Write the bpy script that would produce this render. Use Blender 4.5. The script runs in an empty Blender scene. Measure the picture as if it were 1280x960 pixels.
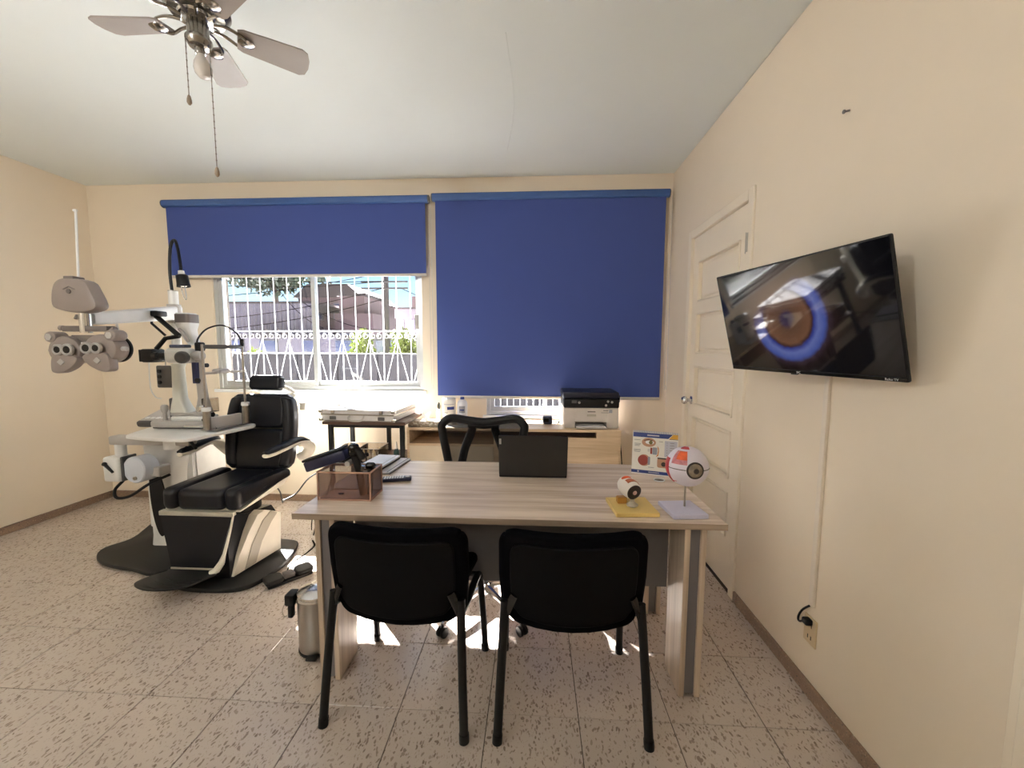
import bpy, bmesh, math, random
from mathutils import Vector, Matrix, Euler
random.seed(7)
PI = math.pi
R = math.radians
SC = bpy.context.scene
COL = SC.collection
# ------------------------------------------------------------------ camera
CAM_H = 1.425
PITCH, YAW, ROLL, FPX = R(5.138), R(3.140), R(0.127), 498.32
cd = bpy.data.cameras.new('camera')
cam = bpy.data.objects.new('camera', cd); COL.objects.link(cam)
fwd = Vector((-math.sin(YAW)*math.cos(PITCH), math.cos(YAW)*math.cos(PITCH), -math.sin(PITCH)))
rgt0 = Vector((math.cos(YAW), math.sin(YAW), 0)); up0 = rgt0.cross(fwd)
rgt = math.cos(ROLL)*rgt0 + math.sin(ROLL)*up0
upv = -math.sin(ROLL)*rgt0 + math.cos(ROLL)*up0
m = Matrix((rgt, upv, -fwd)).transposed().to_4x4(); m.translation = (0, 0, CAM_H)
cam.matrix_world = m
cd.sensor_fit = 'HORIZONTAL'; cd.sensor_width = 36.0; cd.lens = FPX/1280*36.0
cd.clip_start = 0.05; cd.clip_end = 300
SC.camera = cam

def at(px, py, y=None, z=None, x=None):
    """world point on a plane of known depth / height seen at a measured pixel of the photograph"""
    d = (px-640)/FPX*rgt - (py-480)/FPX*upv + fwd
    if y is not None: t = y/d.y
    elif z is not None: t = (z-CAM_H)/d.z
    else: t = x/d.x
    return Vector((0, 0, CAM_H)) + t*d

# ------------------------------------------------------------------ world, sun, fill lamp, exposure
SUN_DIR = Vector((0.93, -1.0, -1.13)).normalized()
w = bpy.data.worlds.new('sky'); SC.world = w; w.use_nodes = True
nt = w.node_tree; bg = nt.nodes['Background']
sky = nt.nodes.new('ShaderNodeTexSky'); sky.sky_type = 'NISHITA'; sky.sun_disc = False
sky.sun_elevation = math.asin(-SUN_DIR.z)
sky.sun_rotation = math.atan2(-SUN_DIR.x, -SUN_DIR.y)
sky.air_density = 1.0; sky.dust_density = 0.0; sky.ozone_density = 4.0
nt.links.new(sky.outputs[0], bg.inputs[0]); bg.inputs[1].default_value = 0.10
sl = bpy.data.lights.new('sun', 'SUN'); sl.energy = 850.0; sl.color = (1.0, 0.99, 0.98); sl.angle = R(0.55)
sun = bpy.data.objects.new('sun', sl); COL.objects.link(sun)
sun.rotation_euler = SUN_DIR.to_track_quat('-Z', 'Y').to_euler(); sun.location = (-6, 12, 10)
FILL_LAMPS = [(-2.2, -1.1, 2.34, 70.0)]  # added fill lamp, out of view, brightens ceiling and upper walls
SC.view_settings.view_transform = 'Standard'
SC.view_settings.look = 'None'
SC.view_settings.gamma = 1.0
SC.view_settings.use_curve_mapping = False
SC.view_settings.exposure = 0.74
try:
    SC.cycles.use_denoising = True
    SC.cycles.max_bounces = 10; SC.cycles.diffuse_bounces = 6; SC.cycles.glossy_bounces = 5
    SC.cycles.transparent_max_bounces = 24
except Exception: pass

# ------------------------------------------------------------------ materials
def lin(c):
    return tuple((v/255/12.92 if v/255 <= 0.04045 else ((v/255+0.055)/1.055)**2.4) for v in c) + (1.0,)
MATS = {}
def mat(name, rgb, rough=0.5, metal=0.0, spec=0.5, var=None, bump=None, coat=0.0, trans=0.0, emit=None):
    """plain principled material with optional tint mottling var=(scale, amount) and bump=(scale, strength)"""
    if name in MATS: return MATS[name]
    m = bpy.data.materials.new(name); m.use_nodes = True; MATS[name] = m
    n = m.node_tree.nodes; l = m.node_tree.links; b = n['Principled BSDF']
    b.inputs['Base Color'].default_value = lin(rgb); b.inputs['Roughness'].default_value = rough
    b.inputs['Metallic'].default_value = metal; b.inputs['Specular IOR Level'].default_value = spec
    b.inputs['Coat Weight'].default_value = coat; b.inputs['Coat Roughness'].default_value = 0.08
    b.inputs['Transmission Weight'].default_value = trans
    tc = n.new('ShaderNodeTexCoord')
    if var is None: var = (9.0, 0.05)
    no = n.new('ShaderNodeTexNoise'); no.inputs['Scale'].default_value = var[0]; no.inputs['Detail'].default_value = 4
    l.new(tc.outputs['Object'], no.inputs['Vector'])
    hv = n.new('ShaderNodeHueSaturation'); hv.inputs['Color'].default_value = lin(rgb)
    mr = n.new('ShaderNodeMapRange'); mr.inputs[1].default_value = 0.3; mr.inputs[2].default_value = 0.7
    mr.inputs[3].default_value = 1-var[1]; mr.inputs[4].default_value = 1+var[1]
    l.new(no.outputs['Fac'], mr.inputs[0]); l.new(mr.outputs[0], hv.inputs['Value']); l.new(hv.outputs[0], b.inputs['Base Color'])
    if bump:
        n2 = n.new('ShaderNodeTexNoise'); n2.inputs['Scale'].default_value = bump[0]; n2.inputs['Detail'].default_value = 5
        l.new(tc.outputs['Object'], n2.inputs['Vector'])
        bp = n.new('ShaderNodeBump'); bp.inputs['Strength'].default_value = bump[1]; bp.inputs['Distance'].default_value = 0.002
        l.new(n2.outputs['Fac'], bp.inputs['Height']); l.new(bp.outputs[0], b.inputs['Normal'])
    if emit:
        b.inputs['Emission Color'].default_value = lin(emit[0]); b.inputs['Emission Strength'].default_value = emit[1]
    return m

def wood(name, c1, c2, axis=0, rough=0.35, scale=1.0):
    if name in MATS: return MATS[name]
    m = bpy.data.materials.new(name); m.use_nodes = True; MATS[name] = m
    n = m.node_tree.nodes; l = m.node_tree.links; b = n['Principled BSDF']
    tc = n.new('ShaderNodeTexCoord'); mp = n.new('ShaderNodeMapping')
    s = [22*scale]*3; s[axis] = 1.1*scale; mp.inputs['Scale'].default_value = s
    l.new(tc.outputs['Object'], mp.inputs['Vector'])
    a = n.new('ShaderNodeTexNoise'); a.inputs['Scale'].default_value = 1.0; a.inputs['Detail'].default_value = 6; a.inputs['Distortion'].default_value = 0.6
    l.new(mp.outputs[0], a.inputs['Vector'])
    mp2 = n.new('ShaderNodeMapping'); s2 = [70*scale]*3; s2[axis] = 3*scale; mp2.inputs['Scale'].default_value = s2
    l.new(tc.outputs['Object'], mp2.inputs['Vector'])
    f = n.new('ShaderNodeTexNoise'); f.inputs['Scale'].default_value = 1.5; f.inputs['Detail'].default_value = 3
    l.new(mp2.outputs[0], f.inputs['Vector'])
    mx = n.new('ShaderNodeMath'); mx.operation = 'MULTIPLY_ADD'; mx.inputs[1].default_value = 0.35
    l.new(f.outputs['Fac'], mx.inputs[0]); l.new(a.outputs['Fac'], mx.inputs[2])
    cr = n.new('ShaderNodeValToRGB'); cr.color_ramp.elements[0].position = 0.48; cr.color_ramp.elements[1].position = 0.82
    cr.color_ramp.elements[0].color = lin(c2); cr.color_ramp.elements[1].color = lin(c1)
    l.new(mx.outputs[0], cr.inputs[0]); l.new(cr.outputs[0], b.inputs['Base Color'])
    b.inputs['Roughness'].default_value = rough
    bp = n.new('ShaderNodeBump'); bp.inputs['Strength'].default_value = 0.08; bp.inputs['Distance'].default_value = 0.001
    l.new(a.outputs['Fac'], bp.inputs['Height']); l.new(bp.outputs[0], b.inputs['Normal'])
    return m

def terrazzo(name, base, base2, chip, chip2, scale=1.0, rough=0.17):
    if name in MATS: return MATS[name]
    m = bpy.data.materials.new(name); m.use_nodes = True; MATS[name] = m
    n = m.node_tree.nodes; l = m.node_tree.links; b = n['Principled BSDF']
    g = n.new('ShaderNodeNewGeometry'); oi = n.new('ShaderNodeObjectInfo')
    add = n.new('ShaderNodeVectorMath'); add.operation = 'ADD'
    sc = n.new('ShaderNodeVectorMath'); sc.operation = 'SCALE'; sc.inputs['Scale'].default_value = 3.0
    l.new(oi.outputs['Random'], sc.inputs[0]); l.new(g.outputs['Position'], add.inputs[0]); l.new(sc.outputs[0], add.inputs[1])
    dn = n.new('ShaderNodeTexNoise'); dn.inputs['Scale'].default_value = 26*scale; dn.inputs['Detail'].default_value = 2
    l.new(add.outputs[0], dn.inputs['Vector'])
    ds = n.new('ShaderNodeVectorMath'); ds.operation = 'MULTIPLY_ADD'; ds.inputs[1].default_value = (0.035/scale,)*3
    l.new(dn.outputs['Color'], ds.inputs[0]); l.new(add.outputs[0], ds.inputs[2])
    def layer(s, rot, stretch, sel, size):
        mp = n.new('ShaderNodeMapping'); mp.inputs['Rotation'].default_value = (0, 0, rot); mp.inputs['Scale'].default_value = (stretch, 1, 1)
        l.new(ds.outputs[0], mp.inputs['Vector'])
        v = n.new('ShaderNodeTexVoronoi'); v.inputs['Scale'].default_value = s*scale; v.inputs['Randomness'].default_value = 1
        l.new(mp.outputs[0], v.inputs['Vector'])
        sp = n.new('ShaderNodeSeparateColor'); l.new(v.outputs['Color'], sp.inputs[0])
        a = n.new('ShaderNodeMath'); a.operation = 'LESS_THAN'; a.inputs[1].default_value = sel; l.new(sp.outputs[0], a.inputs[0])
        mr = n.new('ShaderNodeMapRange'); mr.inputs[1].default_value = size*0.8; mr.inputs[2].default_value = size; mr.inputs[3].default_value = 1; mr.inputs[4].default_value = 0
        l.new(v.outputs['Distance'], mr.inputs[0])
        mu = n.new('ShaderNodeMath'); mu.operation = 'MULTIPLY'; l.new(a.outputs[0], mu.inputs[0]); l.new(mr.outputs[0], mu.inputs[1])
        return mu, sp
    big, bsp = layer(44, 0.5, 1.9, 0.30, 0.42)
    big2, b2 = layer(56, 1.2, 1.9, 0.34, 0.42)
    sm, ssp = layer(110, 1.1, 1.6, 0.35, 0.42)
    cn = n.new('ShaderNodeTexNoise'); cn.inputs['Scale'].default_value = 2.2; l.new(g.outputs['Position'], cn.inputs['Vector'])
    c0 = n.new('ShaderNodeMix'); c0.data_type = 'RGBA'; c0.inputs['A'].default_value = lin(base); c0.inputs['B'].default_value = lin(base2)
    l.new(cn.outputs['Fac'], c0.inputs['Factor'])
    cur = c0.outputs['Result']
    for lay, sp, ca, cb, k in ((sm, ssp, chip2, base2, 0.55), (big2, b2, chip2, chip, 0.7), (big, bsp, chip, chip2, 0.85)):
        cc = n.new('ShaderNodeMix'); cc.data_type = 'RGBA'; cc.inputs['A'].default_value = lin(ca); cc.inputs['B'].default_value = lin(cb)
        l.new(sp.outputs[1], cc.inputs['Factor'])
        kk = n.new('ShaderNodeMath'); kk.operation = 'MULTIPLY'; kk.inputs[1].default_value = k; l.new(lay.outputs[0], kk.inputs[0])
        mx = n.new('ShaderNodeMix'); mx.data_type = 'RGBA'
        l.new(kk.outputs[0], mx.inputs['Factor']); l.new(cur, mx.inputs['A']); l.new(cc.outputs['Result'], mx.inputs['B'])
        cur = mx.outputs['Result']
    l.new(cur, b.inputs['Base Color']); b.inputs['Specular IOR Level'].default_value = .9; b.inputs['Coat Weight'].default_value = .35; b.inputs['Coat Roughness'].default_value = .12
    rn = n.new('ShaderNodeTexNoise'); rn.inputs['Scale'].default_value = 30; l.new(g.outputs['Position'], rn.inputs['Vector'])
    rr = n.new('ShaderNodeMapRange'); rr.inputs[3].default_value = rough-0.06; rr.inputs[4].default_value = rough+0.1
    l.new(rn.outputs['Fac'], rr.inputs[0]); l.new(rr.outputs[0], b.inputs['Roughness'])
    return m

def glass(name, tint=(255, 255, 255), refl=0.06):
    if name in MATS: return MATS[name]
    m = bpy.data.materials.new(name); m.use_nodes = True; MATS[name] = m
    n = m.node_tree.nodes; l = m.node_tree.links; n.remove(n['Principled BSDF'])
    t = n.new('ShaderNodeBsdfTransparent'); t.inputs[0].default_value = lin(tint)
    gl = n.new('ShaderNodeBsdfGlossy'); gl.inputs['Roughness'].default_value = 0.02
    fr = n.new('ShaderNodeFresnel'); fr.inputs['IOR'].default_value = 1.45
    mm = n.new('ShaderNodeMath'); mm.operation = 'MULTIPLY'; mm.inputs[1].default_value = refl/0.04*0.6; l.new(fr.outputs[0], mm.inputs[0])
    mx = n.new('ShaderNodeMixShader'); l.new(mm.outputs[0], mx.inputs[0]); l.new(t.outputs[0], mx.inputs[1]); l.new(gl.outputs[0], mx.inputs[2])
    l.new(mx.outputs[0], n['Material Output'].inputs[0])
    return m

def sheer(name, rgb, clear=0.5, transl=0.0, rough=0.8):
    """fabric: part transparent weave, part diffuse, part translucent"""
    if name in MATS: return MATS[name]
    m = bpy.data.materials.new(name); m.use_nodes = True; MATS[name] = m
    n = m.node_tree.nodes; l = m.node_tree.links; b = n['Principled BSDF']
    b.inputs['Base Color'].default_value = lin(rgb); b.inputs['Roughness'].default_value = rough; b.inputs['Specular IOR Level'].default_value = 0.2
    tc = n.new('ShaderNodeTexCoord'); wv = n.new('ShaderNodeTexNoise'); wv.inputs['Scale'].default_value = 260
    l.new(tc.outputs['Object'], wv.inputs['Vector'])
    bp = n.new('ShaderNodeBump'); bp.inputs['Strength'].default_value = 0.1; bp.inputs['Distance'].default_value = 0.001
    l.new(wv.outputs['Fac'], bp.inputs['Height']); l.new(bp.outputs[0], b.inputs['Normal'])
    tl = n.new('ShaderNodeBsdfTranslucent'); tl.inputs[0].default_value = lin(rgb)
    m1 = n.new('ShaderNodeMixShader'); m1.inputs[0].default_value = transl; l.new(b.outputs[0], m1.inputs[1]); l.new(tl.outputs[0], m1.inputs[2])
    tr = n.new('ShaderNodeBsdfTransparent'); m2 = n.new('ShaderNodeMixShader'); m2.inputs[0].default_value = clear
    l.new(m1.outputs[0], m2.inputs[1]); l.new(tr.outputs[0], m2.inputs[2]); l.new(m2.outputs[0], n['Material Output'].inputs[0])
    return m

# ------------------------------------------------------------------ mesh helpers
def frame(d, hint=Vector((0, 0, 1))):
    d = Vector(d).normalized()
    if abs(d.dot(hint)) > 0.98: hint = Vector((1, 0, 0))
    u = hint.cross(d).normalized(); v = d.cross(u)
    return u, v, d
def rrect(w, h, r, n=5, cx=0, cy=0):
    pts = []
    for qx, qy, a0 in ((1, 1, 0), (-1, 1, 90), (-1, -1, 180), (1, -1, 270)):
        for k in range(n+1):
            a = R(a0+90*k/n)
            pts.append((cx+qx*(w/2-r)+r*math.cos(a), cy+qy*(h/2-r)+r*math.sin(a)))
    return pts
def circ(r, n=24, cx=0, cy=0, ry=None):
    ry = r if ry is None else ry
    return [(cx+r*math.cos(2*PI*k/n), cy+ry*math.sin(2*PI*k/n)) for k in range(n)]
def smooth_path(pts, n=6, closed=False):
    P = [Vector(p) for p in pts]; out = []; N = len(P)
    rng = range(N if closed else N-1)
    for i in rng:
        if closed: p0, p1, p2, p3 = P[(i-1) % N], P[i], P[(i+1) % N], P[(i+2) % N]
        else: p0, p1, p2, p3 = P[max(i-1, 0)], P[i], P[i+1], P[min(i+2, N-1)]
        for k in range(n):
            t = k/n
            out.append(0.5*((2*p1)+(-p0+p2)*t+(2*p0-5*p1+4*p2-p3)*t*t+(-p0+3*p1-3*p2+p3)*t**3))
    if not closed: out.append(P[-1])
    return out

class MB:
    def __init__(s): s.bm = bmesh.new()
    def _new(s, verts, M):
        if M is not None:
            for v in verts: v.co = M @ v.co
        return verts
    def box(s, x0, x1, y0, y1, z0, z1, bev=0.0, seg=2, M=None):
        c = [(x, y, z) for x in (x0, x1) for y in (y0, y1) for z in (z0, z1)]
        vs = [s.bm.verts.new(p) for p in c]
        fs = [s.bm.faces.new([vs[i] for i in f]) for f in ((0, 1, 3, 2), (4, 6, 7, 5), (0, 4, 5, 1), (2, 3, 7, 6), (0, 2, 6, 4), (1, 5, 7, 3))]
        if bev > 0:
            es = list({e for f in fs for e in f.edges})
            r = bmesh.ops.bevel(s.bm, geom=es, offset=bev, segments=seg, affect='EDGES', profile=0.5)
            vs = list({v for f in r['faces'] for v in f.verts} | {v for v in vs if v.is_valid})
        s._new(vs, M); return s
    def cbox(s, c, size, bev=0.0, seg=2, M=None):
        return s.box(c[0]-size[0]/2, c[0]+size[0]/2, c[1]-size[1]/2, c[1]+size[1]/2, c[2]-size[2]/2, c[2]+size[2]/2, bev, seg, M)
    def loft(s, rings, cap=True, closed=False):
        V = [[s.bm.verts.new(p) for p in r] for r in rings]; n = len(V[0])
        prs = list(zip(V[:-1], V[1:])) + ([(V[-1], V[0])] if closed else [])
        for a, b in prs:
            for k in range(n):
                try: s.bm.faces.new((a[k], a[(k+1) % n], b[(k+1) % n], b[k]))
                except ValueError: pass
        if cap and not closed:
            for r in (list(reversed(V[0])), V[-1]):
                try: s.bm.faces.new(r)
                except ValueError: pass
        return s
    def prism(s, out, w0, w1, M=None, axis='z', bev=0.0):
        """outline (u,v) extruded w0..w1; axis names the extrusion axis: z:(u,v,w) y:(u,w,v) x:(w,u,v)"""
        f = {'z': lambda u, v, w_: Vector((u, v, w_)), 'y': lambda u, v, w_: Vector((u, w_, v)), 'x': lambda u, v, w_: Vector((w_, u, v))}[axis]
        T = (lambda p: M @ p) if M is not None else (lambda p: p)
        cx = sum(p[0] for p in out)/len(out); cy = sum(p[1] for p in out)/len(out)
        if bev > 0:
            def shr(k):
                o = []
                for u, v in out:
                    d = math.hypot(u-cx, v-cy) or 1; q = max(0, 1-k/d); o.append((cx+(u-cx)*q, cy+(v-cy)*q))
                return o
            sg = 1 if w1 > w0 else -1
            rs = [(shr(bev), w0), (shr(bev*0.3), w0+sg*bev*0.3), (out, w0+sg*bev), (out, w1-sg*bev), (shr(bev*0.3), w1-sg*bev*0.3), (shr(bev), w1)]
        else: rs = [(out, w0), (out, w1)]
        return s.loft([[T(f(u, v, ww)) for u, v in o] for o, ww in rs])
    def cyl(s, p0, p1, r0, r1=None, n=20, bev=0.0):
        r1 = r0 if r1 is None else r1; p0 = Vector(p0); p1 = Vector(p1); u, v, d = frame(p1-p0)
        L = (p1-p0).length
        prof = [(r0, 0), (r1, L)] if bev <= 0 else [(r0-bev, 0), (r0-bev*.3, bev*.3), (r0, bev), (r1, L-bev), (r1-bev*.3, L-bev*.3), (r1-bev, L)]
        return s.loft([[p0+d*h+(u*math.cos(2*PI*k/n)+v*math.sin(2*PI*k/n))*r for k in range(n)] for r, h in prof])
    def lathe(s, prof, o=(0, 0, 0), d=(0, 0, 1), n=28, sx=1, sy=1, cap=True):
        o = Vector(o); u, v, d = frame(d, Vector((0, 1, 0)))
        return s.loft([[o+d*h+(u*sx*math.cos(2*PI*k/n)+v*sy*math.sin(2*PI*k/n))*max(r, 1e-4) for k in range(n)] for r, h in prof], cap)
    def tube(s, pts, r, n=8, closed=False, flat=1.0, hint=Vector((0, 0, 1))):
        P = [Vector(p) for p in pts]; N = len(P); rings = []
        t0 = None; u = None
        for i in range(N):
            if closed: t = P[(i+1) % N]-P[i-1]
            else: t = P[min(i+1, N-1)]-P[max(i-1, 0)]
            t.normalize()
            if u is None: u, v, _ = frame(t, hint)
            else:
                u = (u - t*u.dot(t))
                if u.length < 1e-6: u, v, _ = frame(t, hint)
                u.normalize(); v = t.cross(u)
            rr = r[i] if isinstance(r, (list, tuple)) else r
            rings.append([P[i]+u*math.cos(2*PI*k/n)*rr*flat+v*math.sin(2*PI*k/n)*rr for k in range(n)])
        return s.loft(rings, True, closed)
    def sphere(s, c, r, nu=20, nv=12, M=None):
        r = (r, r, r) if not isinstance(r, (tuple, list)) else r
        rings = []
        for j in range(nv+1):
            th = PI*j/nv; q = max(math.sin(th), 0.01)
            rings.append([Vector((c[0]+r[0]*q*math.cos(2*PI*k/nu), c[1]+r[1]*q*math.sin(2*PI*k/nu), c[2]-r[2]*math.cos(th))) for k in range(nu)])
        if M is not None: rings = [[M @ p for p in q] for q in rings]
        return s.loft(rings)
    def rbox(s, c, size, r, n=6, corner=None, fn=None, M=None):
        """subdivided rounded box; corner=(axis, R) rounds the outline seen along that axis; fn deforms a point given local unit coords"""
        h = [q/2 for q in size]; vd = {}
        def conv(p):
            p = [p[i]*h[i] for i in range(3)]
            q = [max(-(h[i]-r), min(h[i]-r, p[i])) for i in range(3)]
            d = Vector([p[i]-q[i] for i in range(3)])
            if d.length > 1e-9:
                mx = max(abs(x) for x in d); d = d.normalized()*mx
            p = [q[i]+d[i] for i in range(3)]
            if corner:
                ax, RR = corner; a, b = [i for i in range(3) if i != ax]
                qa = max(-(h[a]-RR), min(h[a]-RR, p[a])); qb = max(-(h[b]-RR), min(h[b]-RR, p[b]))
                da, db = p[a]-qa, p[b]-qb; L = math.hypot(da, db)
                if L > 1e-9:
                    k = max(abs(da), abs(db))/L; p[a] = qa+da*k; p[b] = qb+db*k
            return p
        def grid(i0):
            g = []
            for k in range(n+1): g.append(-1+2*k/n)
            # extra rings close to the edges so the rounding holds
            e = [1-min(1, r/h[i0])*(1-math.cos(PI/2*j/4)) if False else 1-min(0.9, r/h[i0])*(1-j/3) for j in range(4)]
            if corner and i0 != corner[0]: e += [1-min(0.95, corner[1]/h[i0])*(1-j/6) for j in range(7)]
            g = sorted({round(x, 4) for x in g+e+[-x for x in e]})
            return g
        G = [grid(0), grid(1), grid(2)]
        def vert(p):
            k = tuple(round(x, 5) for x in p)
            if k not in vd:
                q = Vector(conv(p))
                if fn: q = Vector(fn(q, p))
                q += Vector(c)
                if M is not None: q = M @ q
                vd[k] = s.bm.verts.new(q)
            return vd[k]
        for ax in range(3):
            a, b = (ax+1) % 3, (ax+2) % 3
            for sg in (-1, 1):
                for i in range(len(G[a])-1):
                    for j in range(len(G[b])-1):
                        q = []
                        for (ii, jj) in ((i, j), (i+1, j), (i+1, j+1), (i, j+1)):
                            p = [0, 0, 0]; p[ax] = sg; p[a] = G[a][ii]; p[b] = G[b][jj]; q.append(vert(p))
                        if sg < 0: q.reverse()
                        if len(set(q)) >= 3:
                            try: s.bm.faces.new(list(dict.fromkeys(q)))
                            except ValueError: pass
        return s
    def quad(s, a, b, c, d):
        s.bm.faces.new([s.bm.verts.new(Vector(p)) for p in (a, b, c, d)]); return s
    def build(s, name, m, parent=None, smooth=True, ang=35, local=False):
        bmesh.ops.recalc_face_normals(s.bm, faces=s.bm.faces[:])
        if parent is not None and not local:
            s.bm.transform(XF[parent.name].inverted())
        me = bpy.data.meshes.new(name); s.bm.to_mesh(me); s.bm.free()
        if smooth:
            me.shade_smooth()
            try: me.set_sharp_from_angle(angle=R(ang))
            except Exception: pass
        if m is not None: me.materials.append(m)
        o = bpy.data.objects.new(name, me); COL.objects.link(o)
        if parent is not None:
            o.parent = parent; XF[o.name] = XF[parent.name]
        else: XF[o.name] = Matrix.Identity(4)
        return o
XF = {}
def tag(o, label=None, cat=None, group=None, kind=None):
    if label: o['label'] = label
    if cat: o['category'] = cat
    if group: o['group'] = group
    if kind: o['kind'] = kind
    return o
def thing(name, label, cat, loc=(0, 0, 0), rotz=0, group=None, M=None):
    o = bpy.data.objects.new(name, None); COL.objects.link(o); o.empty_display_size = 0.05
    if M is None: M = Matrix.Translation(loc) @ Matrix.Rotation(rotz, 4, 'Z')
    o.matrix_world = M; XF[o.name] = M
    return tag(o, label, cat, group)
def struct(name, b, m, parent=None, **k):
    o = b.build(name, m, parent, **k)
    if parent is None: o['kind'] = 'structure'
    return o
def copy_tree(o, parent=None):
    c = o.copy(); COL.objects.link(c); XF[c.name] = XF[o.name]
    if parent is not None: c.parent = parent
    for ch in list(o.children): copy_tree(ch, c)
    return c
def text(name, body, size, m, parent, M, ext=0.0004):
    cu = bpy.data.curves.new(name, 'FONT'); cu.body = body; cu.size = size; cu.extrude = ext; cu.align_x = 'CENTER'; cu.align_y = 'CENTER'
    cu.materials.append(m); o = bpy.data.objects.new(name, cu); COL.objects.link(o)
    bpy.context.view_layer.update()
    me = bpy.data.meshes.new_from_object(o.evaluated_get(bpy.context.evaluated_depsgraph_get()))
    bpy.data.objects.remove(o); o = bpy.data.objects.new(name, me); COL.objects.link(o)
    if not me.materials: me.materials.append(m)
    o.parent = parent; o.matrix_local = M; XF[o.name] = XF[parent.name]
    return o

# ------------------------------------------------------------------ palette
m_wall = mat('cream_wall_paint', (232, 218, 197), 0.62, var=(1.3, 0.03), bump=(60, 0.12))
m_ceil = mat('ceiling_paint', (229, 235, 233), 0.7, var=(1.0, 0.02), bump=(40, 0.1))
m_door = mat('cream_door_paint', (238, 226, 206), 0.4, var=(3, 0.02))
m_terr = terrazzo('terrazzo_floor', (204, 191, 180), (190, 176, 165), (120, 104, 92), (158, 142, 130))
m_base = terrazzo('terrazzo_baseboard', (150, 122, 98), (118, 92, 72), (46, 34, 28), (190, 166, 142), 2.4, 0.35)
m_grout = mat('floor_joint', (60, 50, 44), 0.9)
m_alu = mat('window_aluminium', (196, 200, 202), 0.35, 0.6)
m_white_paint = mat('white_enamel', (235, 236, 236), 0.35)
m_iron = mat('white_iron_paint', (128, 130, 134), 0.6)
m_glass = glass('window_glass')
m_blind = sheer('blue_blind_fabric', (70, 86, 150), 0.0, 0.010)
m_blindtube = mat('blue_blind_cassette', (58, 92, 150), 0.45)
m_blindrail = mat('blind_bottom_rail', (205, 200, 192), 0.4)
m_blkc = mat('black_cable', (1.2, 1.2, 1.3), 0.9, spec=0.0)
m_chrome = mat('chrome', (205, 205, 205), 0.12, 1.0)
m_steel = mat('brushed_steel', (176, 170, 162), 0.28, 1.0, bump=(120, 0.05))
m_nickel = mat('fan_nickel', (150, 145, 138), 0.22, 1.0)
m_blk = mat('black_plastic', (9, 9, 11), 0.45, spec=.35)
m_blk2 = mat('black_fabric', (6, 6, 9), 0.85, spec=.05, bump=(300, 0.2))
m_blk_gloss = mat('black_gloss', (10, 10, 12), 0.15)
m_navy = mat('navy_leatherette', (9, 12, 22), 0.36, spec=.4, var=(14, 0.08), bump=(160, 0.12))
m_charc = mat('charcoal_base', (30, 30, 30), 0.5, spec=.35, bump=(120, 0.1))
m_inst = mat('instrument_white', (226, 226, 224), 0.3)
m_inst2 = mat('instrument_grey', (176, 172, 168), 0.35)
m_inst3 = mat('instrument_dark_grey', (84, 82, 82), 0.4)
m_phor = mat('phoropter_taupe', (142, 130, 124), 0.38)
m_phor2 = mat('phoropter_grey', (112, 104, 100), 0.35, 0.2)
m_cream_sh = mat('cream_shell', (233, 228, 214), 0.28)
m_taupe_sh = mat('taupe_shell', (176, 170, 156), 0.35)
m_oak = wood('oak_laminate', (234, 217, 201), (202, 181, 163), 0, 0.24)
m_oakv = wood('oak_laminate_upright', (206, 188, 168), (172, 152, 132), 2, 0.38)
m_oakc = wood('pale_oak_counter', (224, 200, 168), (196, 168, 134), 0, 0.35)
m_greypan = mat('grey_panel', (112, 108, 110), 0.5)
m_paper = mat('white_paper', (240, 240, 242), 0.7)
m_clear = glass('clear_acrylic', (236, 232, 228), 0.10)

# ------------------------------------------------------------------ room shell
XL, XR, YB, ZC, YF = -4.025, 1.143, 3.504, 2.868, -2.25
TH = 0.16
W1 = (-2.90, -0.985, 1.045, 2.16)      # window openings x0,x1,z0,z1
W2 = (-0.42, 0.62, 0.83, 2.16)
b = MB(); xs = [XL-0.2, W1[0], W1[1], W2[0], W2[1], XR+0.2]
b.box(xs[0], xs[1], YB, YB+TH, -0.1, ZC+0.1)
b.box(W1[0], W1[1], YB, YB+TH, -0.1, W1[2]); b.box(W1[0], W1[1], YB, YB+TH, W1[3], ZC+0.1)
b.box(W1[1], W2[0], YB, YB+TH, -0.1, ZC+0.1)
b.box(W2[0], W2[1], YB, YB+TH, -0.1, W2[2]); b.box(W2[0], W2[1], YB, YB+TH, W2[3], ZC+0.1)
b.box(W2[1], xs[5], YB, YB+TH, -0.1, ZC+0.1)
struct('wall_back', b, m_wall)
b = MB(); b.box(XL-0.2, XL, YF-0.2, YB, -0.1, ZC+0.1); struct('wall_left', b, m_wall)
b = MB(); b.box(XL, XR, YF-0.2, YF, -0.1, ZC+0.1); struct('wall_front', b, m_wall)
D0, D1, DZ = 2.255, 3.040, 2.225        # door opening in the right wall
b = MB(); b.box(XR, XR+0.2, YF-0.2, D0, -0.1, ZC-0.004); b.box(XR, XR+0.2, D1, YB, -0.1, ZC-0.004); b.box(XR, XR+0.2, D0, D1, DZ, ZC-0.004)
b.box(XR+0.19, XR+0.2, D0, D1, -0.1, DZ)
struct('wall_right', b, m_wall)
b = MB(); b.box(XL-0.2, XR+0.2, YF-0.2, YB+TH, ZC, ZC+0.12); struct('ceiling', b, m_ceil)
b = MB(); b.box(XL-0.2, XR+0.3, YF-0.2, YB+TH, -0.12, -0.004)
floor = struct('floor', b, m_grout)
TS = 0.352; tx0, ty0 = -0.5225, 1.4345
first = None
i0 = math.floor((XL-tx0)/TS); i1 = math.ceil((XR-tx0)/TS); j0 = math.floor((YF-ty0)/TS); j1 = math.ceil((YB-ty0)/TS)
meshes = {}
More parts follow.
